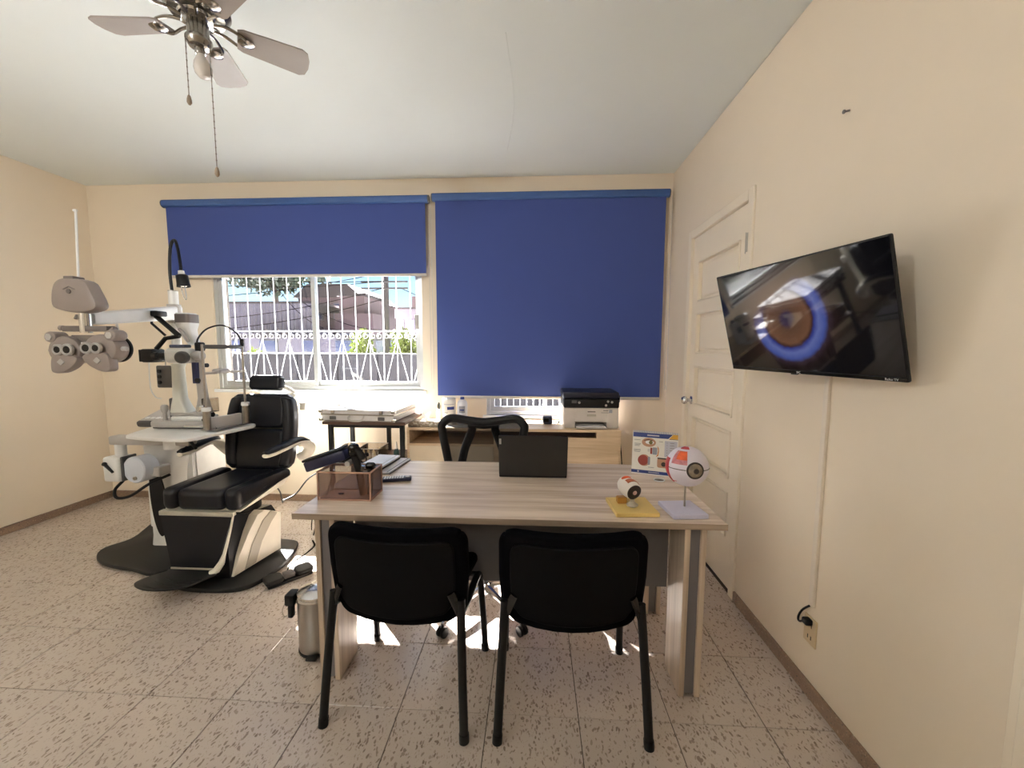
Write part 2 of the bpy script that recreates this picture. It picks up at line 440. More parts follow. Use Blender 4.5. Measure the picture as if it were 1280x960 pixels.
for i in range(i0, i1):
    for j in range(j0, j1):
        x0, x1 = max(XL, tx0+i*TS)+0.0016, min(XR, tx0+(i+1)*TS)-0.0016
        y0, y1 = max(YF, ty0+j*TS)+0.0016, min(YB, ty0+(j+1)*TS)-0.0016
        if x1-x0 < 0.02 or y1-y0 < 0.02: continue
        key = (round(x1-x0, 3), round(y1-y0, 3))
        if key not in meshes:
            q = MB(); a, c = key; e = 0.0012
            q.loft([[(sx*a/2, sy*c/2, -0.006) for sx, sy in ((-1, -1), (1, -1), (1, 1), (-1, 1))],
                    [(sx*a/2, sy*c/2, -e) for sx, sy in ((-1, -1), (1, -1), (1, 1), (-1, 1))],
                    [(sx*(a/2-e), sy*(c/2-e), 0) for sx, sy in ((-1, -1), (1, -1), (1, 1), (-1, 1))]])
            o = q.build('floor_tile', m_terr, floor, smooth=False); meshes[key] = o.data
        else:
            o = bpy.data.objects.new('floor_tile', meshes[key]); COL.objects.link(o); o.parent = floor
        o.location = ((x0+x1)/2, (y0+y1)/2, random.uniform(-0.0003, 0.0003))
# skirting: lengths of terrazzo with joints
def skirting(name, segs):
    root = bpy.data.objects.new(name, None); COL.objects.link(root); XF[root.name] = Matrix.Identity(4); root['kind'] = 'structure'
    for s_ in segs:
        q = MB(); q.box(*s_, bev=0.003, seg=1); q.build('skirting_length', m_base, root, smooth=False)
ss = []; y = YF
while y < YB-0.02: ss.append((XL, XL+0.014, y+0.001, min(y+0.4, YB)-0.001, 0, 0.062)); y += 0.4
skirting('baseboard_left', ss)
ss = []; x = XL+0.014
while x < XR-0.02: ss.append((x+0.001, min(x+0.4, XR)-0.001, YB-0.014, YB, 0, 0.062)); x += 0.4
skirting('baseboard_back', ss)
ss = []; y = 0.96
while y < D0-0.06: ss.append((XR-0.014, XR, y+0.001, min(y+0.4, D0-0.05)-0.001, 0, 0.062)); y += 0.4
skirting('baseboard_right', ss)
# jamb of another doorway at the right edge of the picture
b = MB(); b.box(XR-0.022, XR, 0.83, 0.915, 0, 2.12, 0.004, 1); b.box(XR-0.034, XR-0.022, 0.83, 0.885, 0, 2.12, 0.004, 1)
b.box(XR-0.012, XR, 0.915, 0.94, 0, 2.12, 0.003, 1); struct('trim_1', b, m_door)
# plaster joint cracks on the ceiling and a nail in the wall
b = MB(); p0 = at(632, 40, z=ZC); p1 = at(634, 190, z=ZC)
b.tube(smooth_path([(p0.x, p0.y, ZC), (p0.x+.012, (p0.y+p1.y)/2, ZC), (p1.x, p1.y, ZC)], 5), 0.0022, 5); struct('trim_2', b, m_ceil)
b = MB(); p = at(1062, 138, x=XR); b.cyl((XR, p.y, p.z), (XR-0.018, p.y, p.z-0.004), 0.0035, n=8); b.cyl((XR-0.018, p.y, p.z-0.004), (XR-0.021, p.y, p.z-0.0045), 0.007, n=10)
tag(b.build('wall_nail', m_inst3), 'small dark nail high up in the cream right wall', 'nail')

# ------------------------------------------------------------------ door
dr = thing('door_1', None, None, (XR+0.02, (D0+D1)/2, 0)); dr['kind'] = 'structure'
b = MB(); yy0, yy1 = D0+0.012, D1-0.012
PN = [(1.755, 2.035), (1.39, 1.675), (1.02, 1.30), (0.655, 0.94), (0.30, 0.575)]
pa, pb = 2.365, 2.935
b.box(XR+0.012, XR+0.05, yy0, pa, 0.008, DZ-0.012); b.box(XR+0.012, XR+0.05, pb, yy1, 0.008, DZ-0.012)
zz = 0.008
for z0, z1 in sorted(PN): b.box(XR+0.012, XR+0.05, pa, pb, zz, z0); zz = z1
b.box(XR+0.012, XR+0.05, pa, pb, zz, DZ-0.012)
b.build('door_leaf', m_door, dr, smooth=False)
for z0, z1 in PN:
    q = MB(); q.box(XR+0.034, XR+0.045, pa+.001, pb-.001, z0+.001, z1-.001)
    q.box(XR+0.024, XR+0.04, pa+0.03, pb-0.03, z0+0.03, z1-0.03, 0.008, 2)
    for (a0, a1, c0, c1) in ((pa, pb, z0, z0+.014), (pa, pb, z1-.014, z1), (pa, pa+.014, z0, z1), (pb-.014, pb, z0, z1)):
        q.box(XR+0.004, XR+0.034, a0+.001, a1-.001, c0+.001, c1-.001, 0.004, 1)
    q.build('door_panel', m_door, dr, smooth=False)
b = MB()
for (a0, a1, c0, c1) in ((D1-0.01, D1+0.045, 0, DZ+0.045), (D0-0.045, D0+0.01, 0, DZ+0.045), (D0+.01, D1-.01, DZ-.01, DZ+0.045)):
    b.box(XR-0.012, XR+0.06, a0, a1, c0, c1, 0.004, 1)
    
b.build('door_frame', m_door, dr, smooth=False)
kn = at(862, 500, x=XR)
b = MB(); b.lathe([(0.03, 0), (0.03, .006), (0.013, .008), (0.012, .03), (0.026, .04), (0.029, .055), (0.022, .068), (0.003, .07)], (XR+0.012, D1-0.075, kn.z), (-1, 0, 0), 20)
b.build('door_knob', m_chrome, dr)
for z in (1.99, 1.06, 0.25):
    q = MB(); q.cyl((XR-0.006, D0+0.012, z-.055), (XR-0.006, D0+0.012, z+.055), 0.008, n=10); q.box(XR-.0135, XR-.0125, D0-.012, D0+.004, z-.05, z+.05)
    q.build('hinge', m_door if z < 1.5 else m_taupe_sh, dr)

# ------------------------------------------------------------------ windows
def window(name, x0, x1, z0, z1, mull):
    r = bpy.data.objects.new(name, None); COL.objects.link(r); XF[r.name] = Matrix.Identity(4); r['kind'] = 'structure'
    ya, yb = YB+0.012, YB+0.075; f = 0.035
    q = MB(); q.box(x0, x0+f, ya, yb, z0, z1, .003, 1); q.box(x1-f, x1, ya, yb, z0, z1, .003, 1)
    q.box(x0+f, x1-f, ya, yb, z0, z0+f, .003, 1); q.box(x0+f, x1-f, ya, yb, z1-f, z1, .003, 1)
    q.build('window_frame', m_alu, r, smooth=False)
    for (a, c, yo) in ((x0+f, mull+.018, .012), (mull-.018, x1-f, .038)):
        q = MB(); y0, y1 = ya+yo-.006, ya+yo+.018; s_ = 0.036
        q.box(a, a+s_, y0, y1, z0+f, z1-f, .002, 1); q.box(c-s_, c, y0, y1, z0+f, z1-f, .002, 1)
        q.box(a+s_, c-s_, y0, y1, z0+f, z0+f+.04, .002, 1); q.box(a+s_, c-s_, y0, y1, z1-f-.03, z1-f, .002, 1)
        sa = q.build('sash', m_alu, r, smooth=False)
        q = MB(); q.box(a+s_, c-s_, y0+.010, y0+.014, z0+f+.04, z1-f-.03); q.build('pane', m_glass, sa, smooth=False)
    q = MB(); q.box(x0-.03, x1+.03, YB-.022, YB+.012, z0-.028, z0, .004, 1); q.build('sill', m_white_paint, r, smooth=False)
    return r
window('window_1', *W1, -1.98)
w2 = window('window_2', *W2, 0.10)
q = MB(); q.box(W1[1]-.07, W1[1]-.036, YB+.002, YB+.018, 1.59, 1.72, .004, 1); q.build('latch', m_inst2, bpy.data.objects['window_1'])

# ------------------------------------------------------------------ window grilles outside
def grille(x0, x1, z0, z1, zr, label, name='window_grille', pitch=0.1325, vs=True):
    g = thing(name, label, 'grille', ((x0+x1)/2, YB+TH+0.08, z0)); Y = YB+TH+0.08
    n = int((x1-x0)/pitch)+1
    proto = None; proto2 = None; proto3 = None
    for k in range(n):
        x = x0+k*pitch
        if proto is None:
            proto = MB().box(x-.0036, x+.0036, Y-.0036, Y+.0036, z0, z1).build('bar', m_iron, g, smooth=False); xb = x
        else:
            o = proto.copy(); COL.objects.link(o); o.location.x = x-xb
    for xx in (x0-.09, x0+(n-1)*pitch+.09):
        MB().box(xx-.01, xx+.01, YB+TH+.025, Y-.002, z0+.02, z0+.045).build('fixing_lug', m_iron, g, smooth=False)
    for z in (z0+.03, zr) if vs else (z0+.03, z1-.05):
        MB().box(x0-.1, x0+(n-1)*pitch+.1, Y-.009, Y-.002, z-.007, z+.007).build('rail', m_iron, g, smooth=False)
    if vs:
        za, zb = zr-.075, z0+.04
        for k in range(0, n-2, 2):
            for sg in (-1, 1):
                xa = x0+(k+1)*pitch; xf = xa+sg*pitch*0.93
                MB().tube([(xa, Y-.012, za), (xf, Y-.012, zb)], 0.0034, 6).build('diagonal_bar', m_iron, g)
        sc = None
        for k in range(n-1):
            for sg in (-1, 1):
                cx = x0+(k+.5)*pitch+sg*.032
                if sc is None:
                    pts = []
                    for t in range(15):
                        a = t/14*2.6*PI; rr = .029-.019*t/14
                        pts.append((cx+math.cos(a+PI/2)*rr, Y-.012, zr-.046+math.sin(a+PI/2)*rr))
                    sc = MB().tube(pts, .0027, 5).build('scroll', m_iron, g); sx = cx
                else:
                    o = sc.copy(); COL.objects.link(o); o.location.x = cx-sx
    return g
grille(-3.55, -0.82, 1.00, 2.30, at(400, 414, y=3.74).z, 'white wrought iron grille with scrolls and zigzag bars outside the open left window')
grille(-0.50, 0.72, 0.74, 2.30, 1.5, 'white barred grille outside the window behind the long blue blind', pitch=0.062, vs=False)

# ------------------------------------------------------------------ roller blinds
def blind(x0, x1, zt, zb, label, chain_x):
    Y = YB-0.05
    r = thing('roller_blind', label, 'blind', ((x0+x1)/2, Y, zt), group=None)
    MB().prism(rrect(.062, .062, .018, 4, Y-.002, zt), x0, x1, axis='x').build('cassette', m_blindtube, r)
    for x, s_ in ((x0, -1), (x1, 1)):
        MB().cyl((x, Y-.002, zt), (x+s_*.008, Y-.002, zt), .034, n=20).build('end_cap', m_inst3, r)
    q = MB(); nx = 14
    pts = [(x0+.022+(x1-x0-.044)*k/nx, 0.0015*math.sin(k*1.7)) for k in range(nx+1)]
    q.loft([[(x, Y-.012+dy*(1-t), zt-.03+(zb+.012-zt+.03)*t) for x, dy in pts]+[(x, Y-.0105+dy*(1-t), zt-.03+(zb+.012-zt+.03)*t) for x, dy in reversed(pts)] for t in (0, .25, .5, .75, 1)])
    q.build('blind_fabric', m_blind, r)
    MB().box(x0+.02, x1-.02, Y-.018, Y-.004, zb-.012, zb+.012, .004, 2).build('bottom_rail', m_blindrail, r)
    zz = zt-1.55
    q = MB(); q.tube(smooth_path([(chain_x, Y-.02, zt-.02), (chain_x-.004, Y-.02, (zt+zz)/2), (chain_x, Y-.02, zz), (chain_x+.012, Y-.02, zz-.02), (chain_x+.022, Y-.02, zz), (chain_x+.018, Y-.02, (zt+zz)/2), (chain_x+.012, Y-.02, zt-.02)], 8), .0022, 5)
    q.build('pull_chain', m_blindrail, r)
    return r
Yb_ = YB-.05
p = at(205, 251, y=Yb_); p2 = at(535, 250, y=Yb_); pb_ = at(370, 345, y=Yb_)
blind(p.x, p2.x, (p.z+p2.z)/2-.012, pb_.z, 'short blue roller blind half raised over the left window', p2.x+.012)
p = at(541, 247, y=Yb_); p2 = at(836, 242, y=Yb_); pb_ = at(690, 497, y=Yb_)
blind(p.x, p2.x, (p.z+p2.z)/2, pb_.z, 'long blue roller blind lowered almost to the counter and printer', p2.x+.012)
# ------------------------------------------------------------------ the street outside
m_asph = mat('street_paving', (20, 20, 21), 0.85, var=(2, 0.08))
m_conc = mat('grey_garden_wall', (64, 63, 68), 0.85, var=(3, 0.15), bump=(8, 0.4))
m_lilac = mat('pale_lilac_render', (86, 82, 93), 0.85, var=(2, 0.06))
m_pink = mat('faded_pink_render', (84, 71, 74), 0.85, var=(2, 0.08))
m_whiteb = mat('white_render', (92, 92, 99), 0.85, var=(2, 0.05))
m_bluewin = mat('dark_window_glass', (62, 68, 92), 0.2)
m_shed = mat('corrugated_sheet', (84, 81, 92), 0.6, var=(4, 0.08))
m_roof = mat('roof_sheet', (40, 35, 38), 0.7)
m_leaf = mat('dark_green_leaf', (34, 50, 34), 0.6, var=(2, 0.25))
m_leaf2 = mat('yellow_green_leaf', (74, 84, 26), 0.6, var=(2, 0.2))
m_bark = mat('bark', (36, 30, 26), 0.9)
m_pole = mat('grey_pole', (44, 40, 42), 0.8)
m_cable = mat('cable_rubber', (3, 3, 4), 1.0, spec=0.0)
b = MB(); b.box(-40, 25, YB+TH+0.05, 70, -0.5, -0.3); struct('ground', b, m_asph)
b = MB()   # unseen dark layer added over the outer wall to cut sunlight bounced at the houses
ye0, ye1 = YB+TH+.001, YB+TH+.03
b.box(-9, W1[0], ye0, ye1, -.3, 4.2); b.box(W1[1], W2[0], ye0, ye1, -.3, 4.2); b.box(W2[1], 7, ye0, ye1, -.3, 4.2)
for w_ in (W1, W2): b.box(w_[0], w_[1], ye0, ye1, -.3, w_[2]); b.box(w_[0], w_[1], ye0, ye1, w_[3], 4.2)
struct('trim_3', b, mat('bounce_cut_layer', (40, 37, 35), .9), smooth=False)
b = MB(); b.box(-30, 8, 10.4, 10.6, -0.3, 1.22)
gw = tag(b.build('garden_wall', m_conc, smooth=False), 'low grey wall running across the far side of the street', 'wall')
for k in range(12):
    x = -12+k*1.1
    MB().box(x, x+.16, 10.33, 10.42, -0.3, 1.28, .02, 1).build('pier', m_conc, gw, smooth=False)
MB().box(-30, 8, 10.36, 10.64, 1.22, 1.28, .01, 1).build('coping', m_conc, gw, smooth=False)
# left shed with corrugated sheet wall
sh = thing('corrugated_building', 'pale lilac building with a corrugated sheet wall seen through the left pane', 'building', (-9.6, 14.5, -0.3))
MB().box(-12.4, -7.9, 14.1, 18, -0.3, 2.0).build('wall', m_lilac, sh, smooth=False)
q = MB(); n = 60; out = []
for k in range(n+1):
    x = -12.4+4.5*k/n; out.append((x, 14.06-.05*(k % 2)))
out += [(x, y+.03) for x, y in reversed(out)]
q.prism(out, 1.95, 3.0); q.build('sheet_wall', m_shed, sh, smooth=False)
MB().box(-12.5, -7.8, 14.0, 18, 3.0, 3.08).build('roof', m_roof, sh, smooth=False)
for x in (-11.6, -9.9, -8.6):
    f = MB().box(x, x+.8, 14.04, 14.12, 0.9, 1.7, .01, 1).build('window', m_whiteb, sh, smooth=False)
    MB().box(x+.06, x+.74, 14.02, 14.06, 0.96, 1.64).build('pane', m_bluewin, f, smooth=False)
rb = thing('tiled_house', 'faded pink house rising behind the corrugated building', 'building', (-9.7, 18, -0.3))
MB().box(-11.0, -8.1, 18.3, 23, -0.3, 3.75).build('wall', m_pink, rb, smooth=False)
MB().prism([(-11.2, 3.75), (-7.9, 3.75), (-8.6, 4.35), (-10.5, 4.35)], 18.2, 23, axis='y').build('roof', m_roof, rb, smooth=False)
for x in (-10.6, -9.3):
    f = MB().box(x, x+.8, 18.24, 18.32, 2.7, 3.5, .01, 1).build('window', m_whiteb, rb, smooth=False)
    MB().box(x+.06, x+.74, 18.22, 18.26, 2.76, 3.44).build('pane', m_bluewin, f, smooth=False)
pb2 = thing('pink_house', 'brownish pink flat roofed house right of the window mullion', 'building', (-7.3, 16, -0.3))
MB().box(-7.72, -6.2, 15.2, 18, -0.3, 2.75).build('wall', m_pink, pb2, smooth=False)
MB().box(-7.72, -6.7, 15.6, 18, 2.75, 3.45).build('upper_wall', m_pink, pb2, smooth=False)
MB().box(-7.78, -6.6, 15.5, 18.1, 3.45, 3.55).build('roof', m_roof, pb2, smooth=False)
for x in (-7.55, -6.85):
    f = MB().box(x, x+.55, 15.14, 15.22, 1.3, 2.0, .01, 1).build('window', m_whiteb, pb2, smooth=False)
    MB().box(x+.05, x+.5, 15.12, 15.16, 1.35, 1.95).build('pane', m_bluewin, f, smooth=False)
wb = thing('white_house', 'far white house low on the skyline left of the pole', 'building', (-12, 30, -0.3))
MB().box(-13.6, -10.6, 30, 34, -0.3, 3.9).build('wall', m_whiteb, wb, smooth=False)
MB().box(-13.7, -10.5, 29.9, 34.1, 3.9, 4.05).build('roof', m_roof, wb, smooth=False)
MB().box(-12.7, -11.9, 29.94, 30.02, 2.4, 3.4).build('window', m_bluewin, wb, smooth=False)
wc = thing('blue_grey_house', 'pale blue grey house right of the pole outside', 'building', (-8, 25, -0.3))
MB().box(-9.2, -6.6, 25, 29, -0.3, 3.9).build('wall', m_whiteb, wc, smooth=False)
MB().box(-7.8, -6.9, 25.4, 28, 3.9, 4.7).build('rooftop_room', m_pink, wc, smooth=False)
MB().box(-9.3, -6.5, 24.9, 29.1, 3.86, 3.96).build('roof', m_roof, wc, smooth=False)
for x in (-8.8, -7.7): MB().box(x, x+.6, 24.94, 25.02, 2.4, 3.2).build('window', m_bluewin, wc, smooth=False)
lw = thing('lilac_house', 'long low lilac house front just behind the street wall', 'building', (-7, 12.4, -0.3))
MB().box(-10.4, -3.4, 12.4, 13.6, -0.3, 1.75).build('wall', m_lilac, lw, smooth=False)
MB().box(-10.5, -3.3, 12.3, 13.7, 1.75, 1.83).build('roof', m_roof, lw, smooth=False)
for x in (-9.9, -8.8, -7.4, -6.3, -5.0):
    f = MB().box(x, x+.6, 12.35, 12.42, 1.28, 1.68, .01, 1).build('window', m_whiteb, lw, smooth=False)
    MB().box(x+.04, x+.56, 12.33, 12.37, 1.31, 1.65).build('pane', m_bluewin, f, smooth=False)
def tree(name, label, c, r, mleaf, n, leaf, trunk):
    t = thing(name, label, 'tree' if name == 'tree' else 'bush', (c[0], c[1], -0.3))
    q = MB()
    lobes = [(Vector(c)+Vector((random.uniform(-.6, .6)*r[0], random.uniform(-.5, .5)*r[1], random.uniform(-.55, .6)*r[2])), random.uniform(.35, .6)) for _ in range(14)]
    for k in range(n):
        lc, lr = random.choice(lobes); d = Vector((random.gauss(0, 1), random.gauss(0, 1), random.gauss(0, 1))).normalized()
        p = lc+Vector((d.x*r[0]*lr, d.y*r[1]*lr, d.z*r[2]*lr))*random.uniform(.75, 1.05)
        e = Euler((random.uniform(0, 6), random.uniform(0, 6), random.uniform(0, 6))).to_matrix(); s_ = leaf*random.uniform(.6, 1.2)
        u, v = e @ Vector((s_, 0, 0)), e @ Vector((0, s_*.5, 0))
        q.quad(p-u, p-v, p+u, p+v)
    o = q.build('foliage', mleaf, t, smooth=False); o['kind'] = 'stuff'
    q = MB(); q.tube(smooth_path([(c[0], c[1], -.3), (c[0]+.05, c[1], (c[2]-.3)/2), (c[0], c[1], c[2])], 4), [trunk*(1-.05*k) for k in range(9)], 8)
    for k in range(5):
        lc = lobes[k][0]; q.tube([(c[0], c[1], c[2]-r[2]*.5), ((c[0]+lc.x)/2, (c[1]+lc.y)/2, lc.z-.1), lc], [trunk*.5, trunk*.35, trunk*.15], 6)
    q.build('trunk', m_bark, t)
tree('tree', 'dark green leafy tree above the corrugated building outside', (-13.2, 20, 4.9), (2.6, 1.6, 1.2), m_leaf, 2600, .17, .16)
tree('bush', 'yellow green bush beside the pole behind the street wall', (-4.95, 11.15, 1.35), (.45, .35, .6), m_leaf2, 1000, .07, .05)
tree('bush', 'yellow green bush at the right end of the window view', (-3.62, 11.15, 1.45), (.42, .35, .5), m_leaf2, 900, .07, .05)
tree('bush', 'small yellow green bush low behind the slit lamp chin rest', (-8.2, 11.3, 0.95), (.3, .3, .45), m_leaf2, 400, .07, .04)
PQX, PQY = -4.435, 11.9
po = thing('utility_pole', 'grey utility pole with cross arms outside the right pane', 'pole', (PQX, PQY, -0.3))
MB().cyl((PQX, PQY, -.3), (PQX, PQY, 6.9), .09, .075, 14).build('shaft', m_pole, po)
for z in (3.18, 3.37, 3.62):
    MB().box(PQX-.70, PQX+.70, PQY-.15, PQY-.09, z-.022, z+.022).build('cross_arm', m_pole, po, smooth=False)
ends = [((PQX, PQY-.2, 3.62), (-13, 9.5, 2.7)), ((PQX, PQY-.2, 3.37), (-14, 12, 3.9)), ((PQX, PQY-.2, 3.18), (-13, 12, 2.3)), ((PQX-.3, PQY-.2, 3.62), (-9, 7.5, 4.6)), ((PQX+.3, PQY-.12, 3.62), (2, 9, 4.2)),
        ((PQX, PQY-.2, 2.86), (-13, 11.4, 1.9)), ((PQX+.5, PQY-.12, 3.18), (1, 9, 2.2)), ((PQX-.4, PQY-.2, 3.37), (-11, 6.5, 3.6)), ((-8.9, 13.9, 3.6), (PQX-.1, PQY-.2, 1.95)), ((-9.5, 13.8, 4.3), (-6.2, 11.5, 2.0))]
wl = ['thick sagging cable crossing the top of both panes', 'highest cable running left from the pole', 'long cable sloping down towards the corrugated building', 'cable climbing steeply left over the mullion', 'cable leaving the pole to the right and upward',
      'low cable in front of the corrugated building', 'cable falling away to the right of the pole', 'cable passing in front of the sky left of the pole', 'slanting cable in front of the pink house', 'steep cable crossing down behind the mullion']
for (a, c), lb in zip(ends, wl):
    a, c = Vector(a), Vector(c); pts = [a.lerp(c, t/10)-Vector((0, 0, .35*4*(t/10)*(1-t/10))) for t in range(11)]
    tag(MB().tube(pts, .011, 5).build('overhead_cable', m_cable), lb, 'cable')

# ------------------------------------------------------------------ pendant uplighter added behind the camera as unseen fill light
m_fillglow = mat('fill_lamp_glass', (255, 250, 240), 0.5, emit=((255, 244, 228), 4.0))
for k, (lx, ly, lz, pw) in enumerate(FILL_LAMPS):
    t = thing('fill_pendant', 'added white bowl uplighter, unseen fill light behind the camera', 'lamp', (lx, ly, ZC))
    MB().lathe([(.06, 0), (.06, .02), (.02, .035)], (lx, ly, ZC-.001), (0, 0, -1), 24).build('ceiling_rose', m_white_paint, t)
    MB().cyl((lx, ly, ZC-.03), (lx, ly, lz), .005, n=8).build('stem', m_chrome, t)
    MB().lathe([(.002, 0), (.10, .004), (.17, .02), (.215, .05), (.212, .053), (.168, .024), (.10, .009), (.002, .005)], (lx, ly, lz-.10), (0, 0, 1), 36).build('bowl', m_white_paint, t)
    MB().sphere((lx+.05, ly, lz-.03), .035, 16, 10).build('light_bulb', m_fillglow, t)
    ld = bpy.data.lights.new('fill_light', 'POINT'); ld.shadow_soft_size = .05; ld.energy = pw; ld.color = (0.97, 0.98, 1.0)
    lo = bpy.data.objects.new('fill_light', ld); COL.objects.link(lo); lo.location = (lx-.06, ly, lz+.03)

# ------------------------------------------------------------------ ceiling fan
FX, FY = -1.300, 1.582
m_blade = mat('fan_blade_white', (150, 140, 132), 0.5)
fan = thing('ceiling_fan', 'white five blade ceiling fan with brushed nickel motor and a bare bulb', 'fan', (FX, FY, ZC))
MB().lathe([(.075, 0), (.078, .02), (.06, .045), (.03, .05), (.028, .08), (.085, .085), (.105, .10), (.11, .15), (.09, .175), (.03, .18)], (FX, FY, ZC), (0, 0, -1), 32).build('motor_housing', m_nickel, fan)
MB().lathe([(.06, 0), (.064, .006), (.06, .014), (.035, .018)], (FX, FY, 2.69), (0, 0, -1), 32).build('flywheel_ring', m_chrome, fan)
MB().lathe([(.034, 0), (.036, .01), (.036, .058), (.044, .064), (.044, .076), (.034, .092), (.018, .096)], (FX, FY, 2.672), (0, 0, -1), 28).build('switch_housing', m_nickel, fan)
for k in range(5):
    a = R(38+72*k); ca, sa_ = math.cos(a), math.sin(a)
    Mk = Matrix.Translation((FX, FY, 2.658)) @ Matrix.Rotation(a, 4, 'Z')
    q = MB(); q.tube([Mk @ Vector(p) for p in smooth_path([(.05, .018, .01), (.09, .03, .012), (.13, .036, 0), (.155, .02, -.002)], 4)], .006, 6)
    q.tube([Mk @ Vector(p) for p in smooth_path([(.05, -.018, .01), (.09, -.03, .012), (.13, -.036, 0), (.155, -.02, -.002)], 4)], .006, 6)
    q.lathe([(.026, 0), (.03, .004), (.02, .01), (.004, .012)], Mk @ Vector((.155, 0, 0)), (0, 0, -1), 16)
    q.build('blade_arm', m_nickel, fan)
    out = [(.125, -.042), (.145, -.052), (.352, -.066), (.374, -.054), (.384, -.02), (.384, .02), (.374, .054), (.352, .066), (.145, .052), (.125, .042)]
    q = MB(); q.prism(out, 0, .006, M=Mk @ Matrix.Rotation(R(-13), 4, 'X')); q.build('fan_blade', m_blade, fan, smooth=False)
bz = 2.582
MB().lathe([(.016, 0), (.018, .022), (.017, .026)], (FX, FY, bz), (0.05, 0.1, -1), 18).build('bulb_socket', m_nickel, fan)
bo = Vector((FX, FY, bz))+Vector((.05, .1, -1)).normalized()*.024
MB().lathe([(.013, 0), (.015, .01), (.026, .03), (.031, .05), (.029, .068), (.018, .083), (.002, .088)], bo, (.05, .1, -1), 22).build('light_bulb', mat('frosted_bulb', (214, 208, 200), .25), fan)
for (px0, py0, px1, py1, lb) in ((236, 50, 240, 124, None), (262, 50, 273, 214, None)):
    a = at(px0, py0, z=2.59); dx = Vector((a.x-FX, a.y-FY, 0)); a = Vector((FX, FY, 2.59))+dx.normalized()*(.042 if px0 < 250 else .06)
    tgt = at(px1, py1, y=a.y); zl = tgt.z
    q = MB(); n = int((2.59-zl-.02)/.012)
    q.tube([(a.x, a.y, 2.59-(2.59-zl)*t/6) for t in range(7)], .0018, 5)
    for t in range(0, n, 2): q.sphere((a.x, a.y, 2.585-t*.012), .003, 6, 4)
    c = q.build('pull_chain', m_nickel, fan)
    MB().lathe([(.002, 0), (.005, .004), (.008, .018), (.0085, .028), (.004, .036), (.001, .038)], (a.x, a.y, zl+.016), (0, 0, -1), 14).build('fob', mat('wooden_fob', (150, 132, 112), .4), c)

# ------------------------------------------------------------------ desk
DX0, DX1, DY0, DY1, DZT = -0.985, 0.752, 1.525, 2.31, 0.75
desk = thing('desk', 'large oak laminate desk with panel legs and a grey modesty panel', 'desk', ((DX0+DX1)/2, (DY0+DY1)/2, 0))
MB().box(DX0, DX1, DY0, DY1, DZT-.025, DZT, .0015, 1).build('desk_top', m_oak, desk, smooth=False)
m_edge = wood('greyed_edge_band', (176, 158, 140), (140, 122, 106), 0, .4)
MB().box(DX0, DX1, DY0-.0015, DY0-.0002, DZT-.0245, DZT-.0008).build('edge_band', m_edge, desk, smooth=False)
for x0, x1 in ((-.905, -.82), (.60, .685)):
    for y0, y1 in ((1.548, 1.72), (2.06, 2.24)):
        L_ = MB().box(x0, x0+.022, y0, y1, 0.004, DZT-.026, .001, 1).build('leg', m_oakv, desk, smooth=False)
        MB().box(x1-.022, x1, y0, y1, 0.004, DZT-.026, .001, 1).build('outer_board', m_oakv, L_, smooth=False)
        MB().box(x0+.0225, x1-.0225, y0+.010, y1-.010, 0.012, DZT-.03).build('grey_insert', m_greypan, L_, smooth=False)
    MB().box(x0+.024, x1-.024, 1.72, 2.06, .66, DZT-.027).build('side_rail', m_greypan, desk, smooth=False)
MB().box(-.818, .598, 1.726, 1.744, .365, DZT-.026, .001, 1).build('modesty_panel', m_greypan, desk, smooth=False)

# ------------------------------------------------------------------ visitor chairs
def visitor_chair(loc, rot, label):
    t = thing('visitor_chair', label, 'chair', loc, rot, 'black visitor chairs in front of the desk'); M = XF[t.name]
    def bend(q, p): 
        z = q.z; y = q.y + .55*q.x*q.x - .10*z
        if p[2] < 0: z -= .030*(1-p[0]**2)*(-p[2])
        else: z -= .008*(1-p[0]**2)*p[2]
        x = q.x*(1-.045*max(0, -p[2])); return (x, y, z)
    MB().rbox((0, -.165, .592), (.545, .045, .37), .02, 8, (1, .07), bend, M).build('backrest', m_blk2, t)
    def bend2(q, p):
        x, y, z = bend(q, p); return (x, y-.0, z)
    MB().rbox((0, -.192, .590), (.46, .014, .29), .006, 8, (1, .05), bend2, M).build('back_shell', mat('chair_shell_black', (5, 5, 7), .6, spec=.12), t)
    def sag(q, p): return (q.x*(1+.05*p[1]), q.y, q.z+.012*p[0]**2-.02*max(0, p[1])**3)
    MB().rbox((0, .075, .462), (.47, .43, .065), .028, 8, (2, .07), sag, M).build('seat', m_blk2, t)
    for s_ in (-1, 1):
        q = MB(); q.tube([M @ Vector(p) for p in smooth_path([(s_*.272, -.225, .014), (s_*.262, -.20, .22), (s_*.250, -.165, .45), (s_*.248, -.158, .50)], 5)], .0165, 12, flat=.85)
        l_ = q.build('leg', m_blk, t)
        MB().cyl(M @ Vector((s_*.2725, -.226, 0)), M @ Vector((s_*.271, -.222, .03)), .0185, n=14).build('foot_cap', m_blk, l_)
        q = MB(); q.tube([M @ Vector(p) for p in smooth_path([(s_*.268, .225, .014), (s_*.262, .20, .22), (s_*.254, .165, .40), (s_*.25, .10, .424), (s_*.25, -.03, .428), (s_*.249, -.165, .45)], 6)], .0155, 12, flat=.85)
        l_ = q.build('leg', m_blk, t)
        MB().cyl(M @ Vector((s_*.2685, .226, 0)), M @ Vector((s_*.267, .222, .03)), .018, n=14).build('foot_cap', m_blk, l_)
        q = MB(); q.tube([M @ Vector(p) for p in smooth_path([(s_*.248, -.16, .44), (s_*.235, -.168, .48), (s_*.215, -.172, .53)], 4)], .016, 8, flat=.5); q.build('back_bracket', m_blk_gloss, t)
    q = MB()
    for y in (-.08, .14): q.tube([M @ Vector((x, y, .424)) for x in (-.25, 0, .25)], .011, 8)
    q.build('cross_tube', m_blk, t)
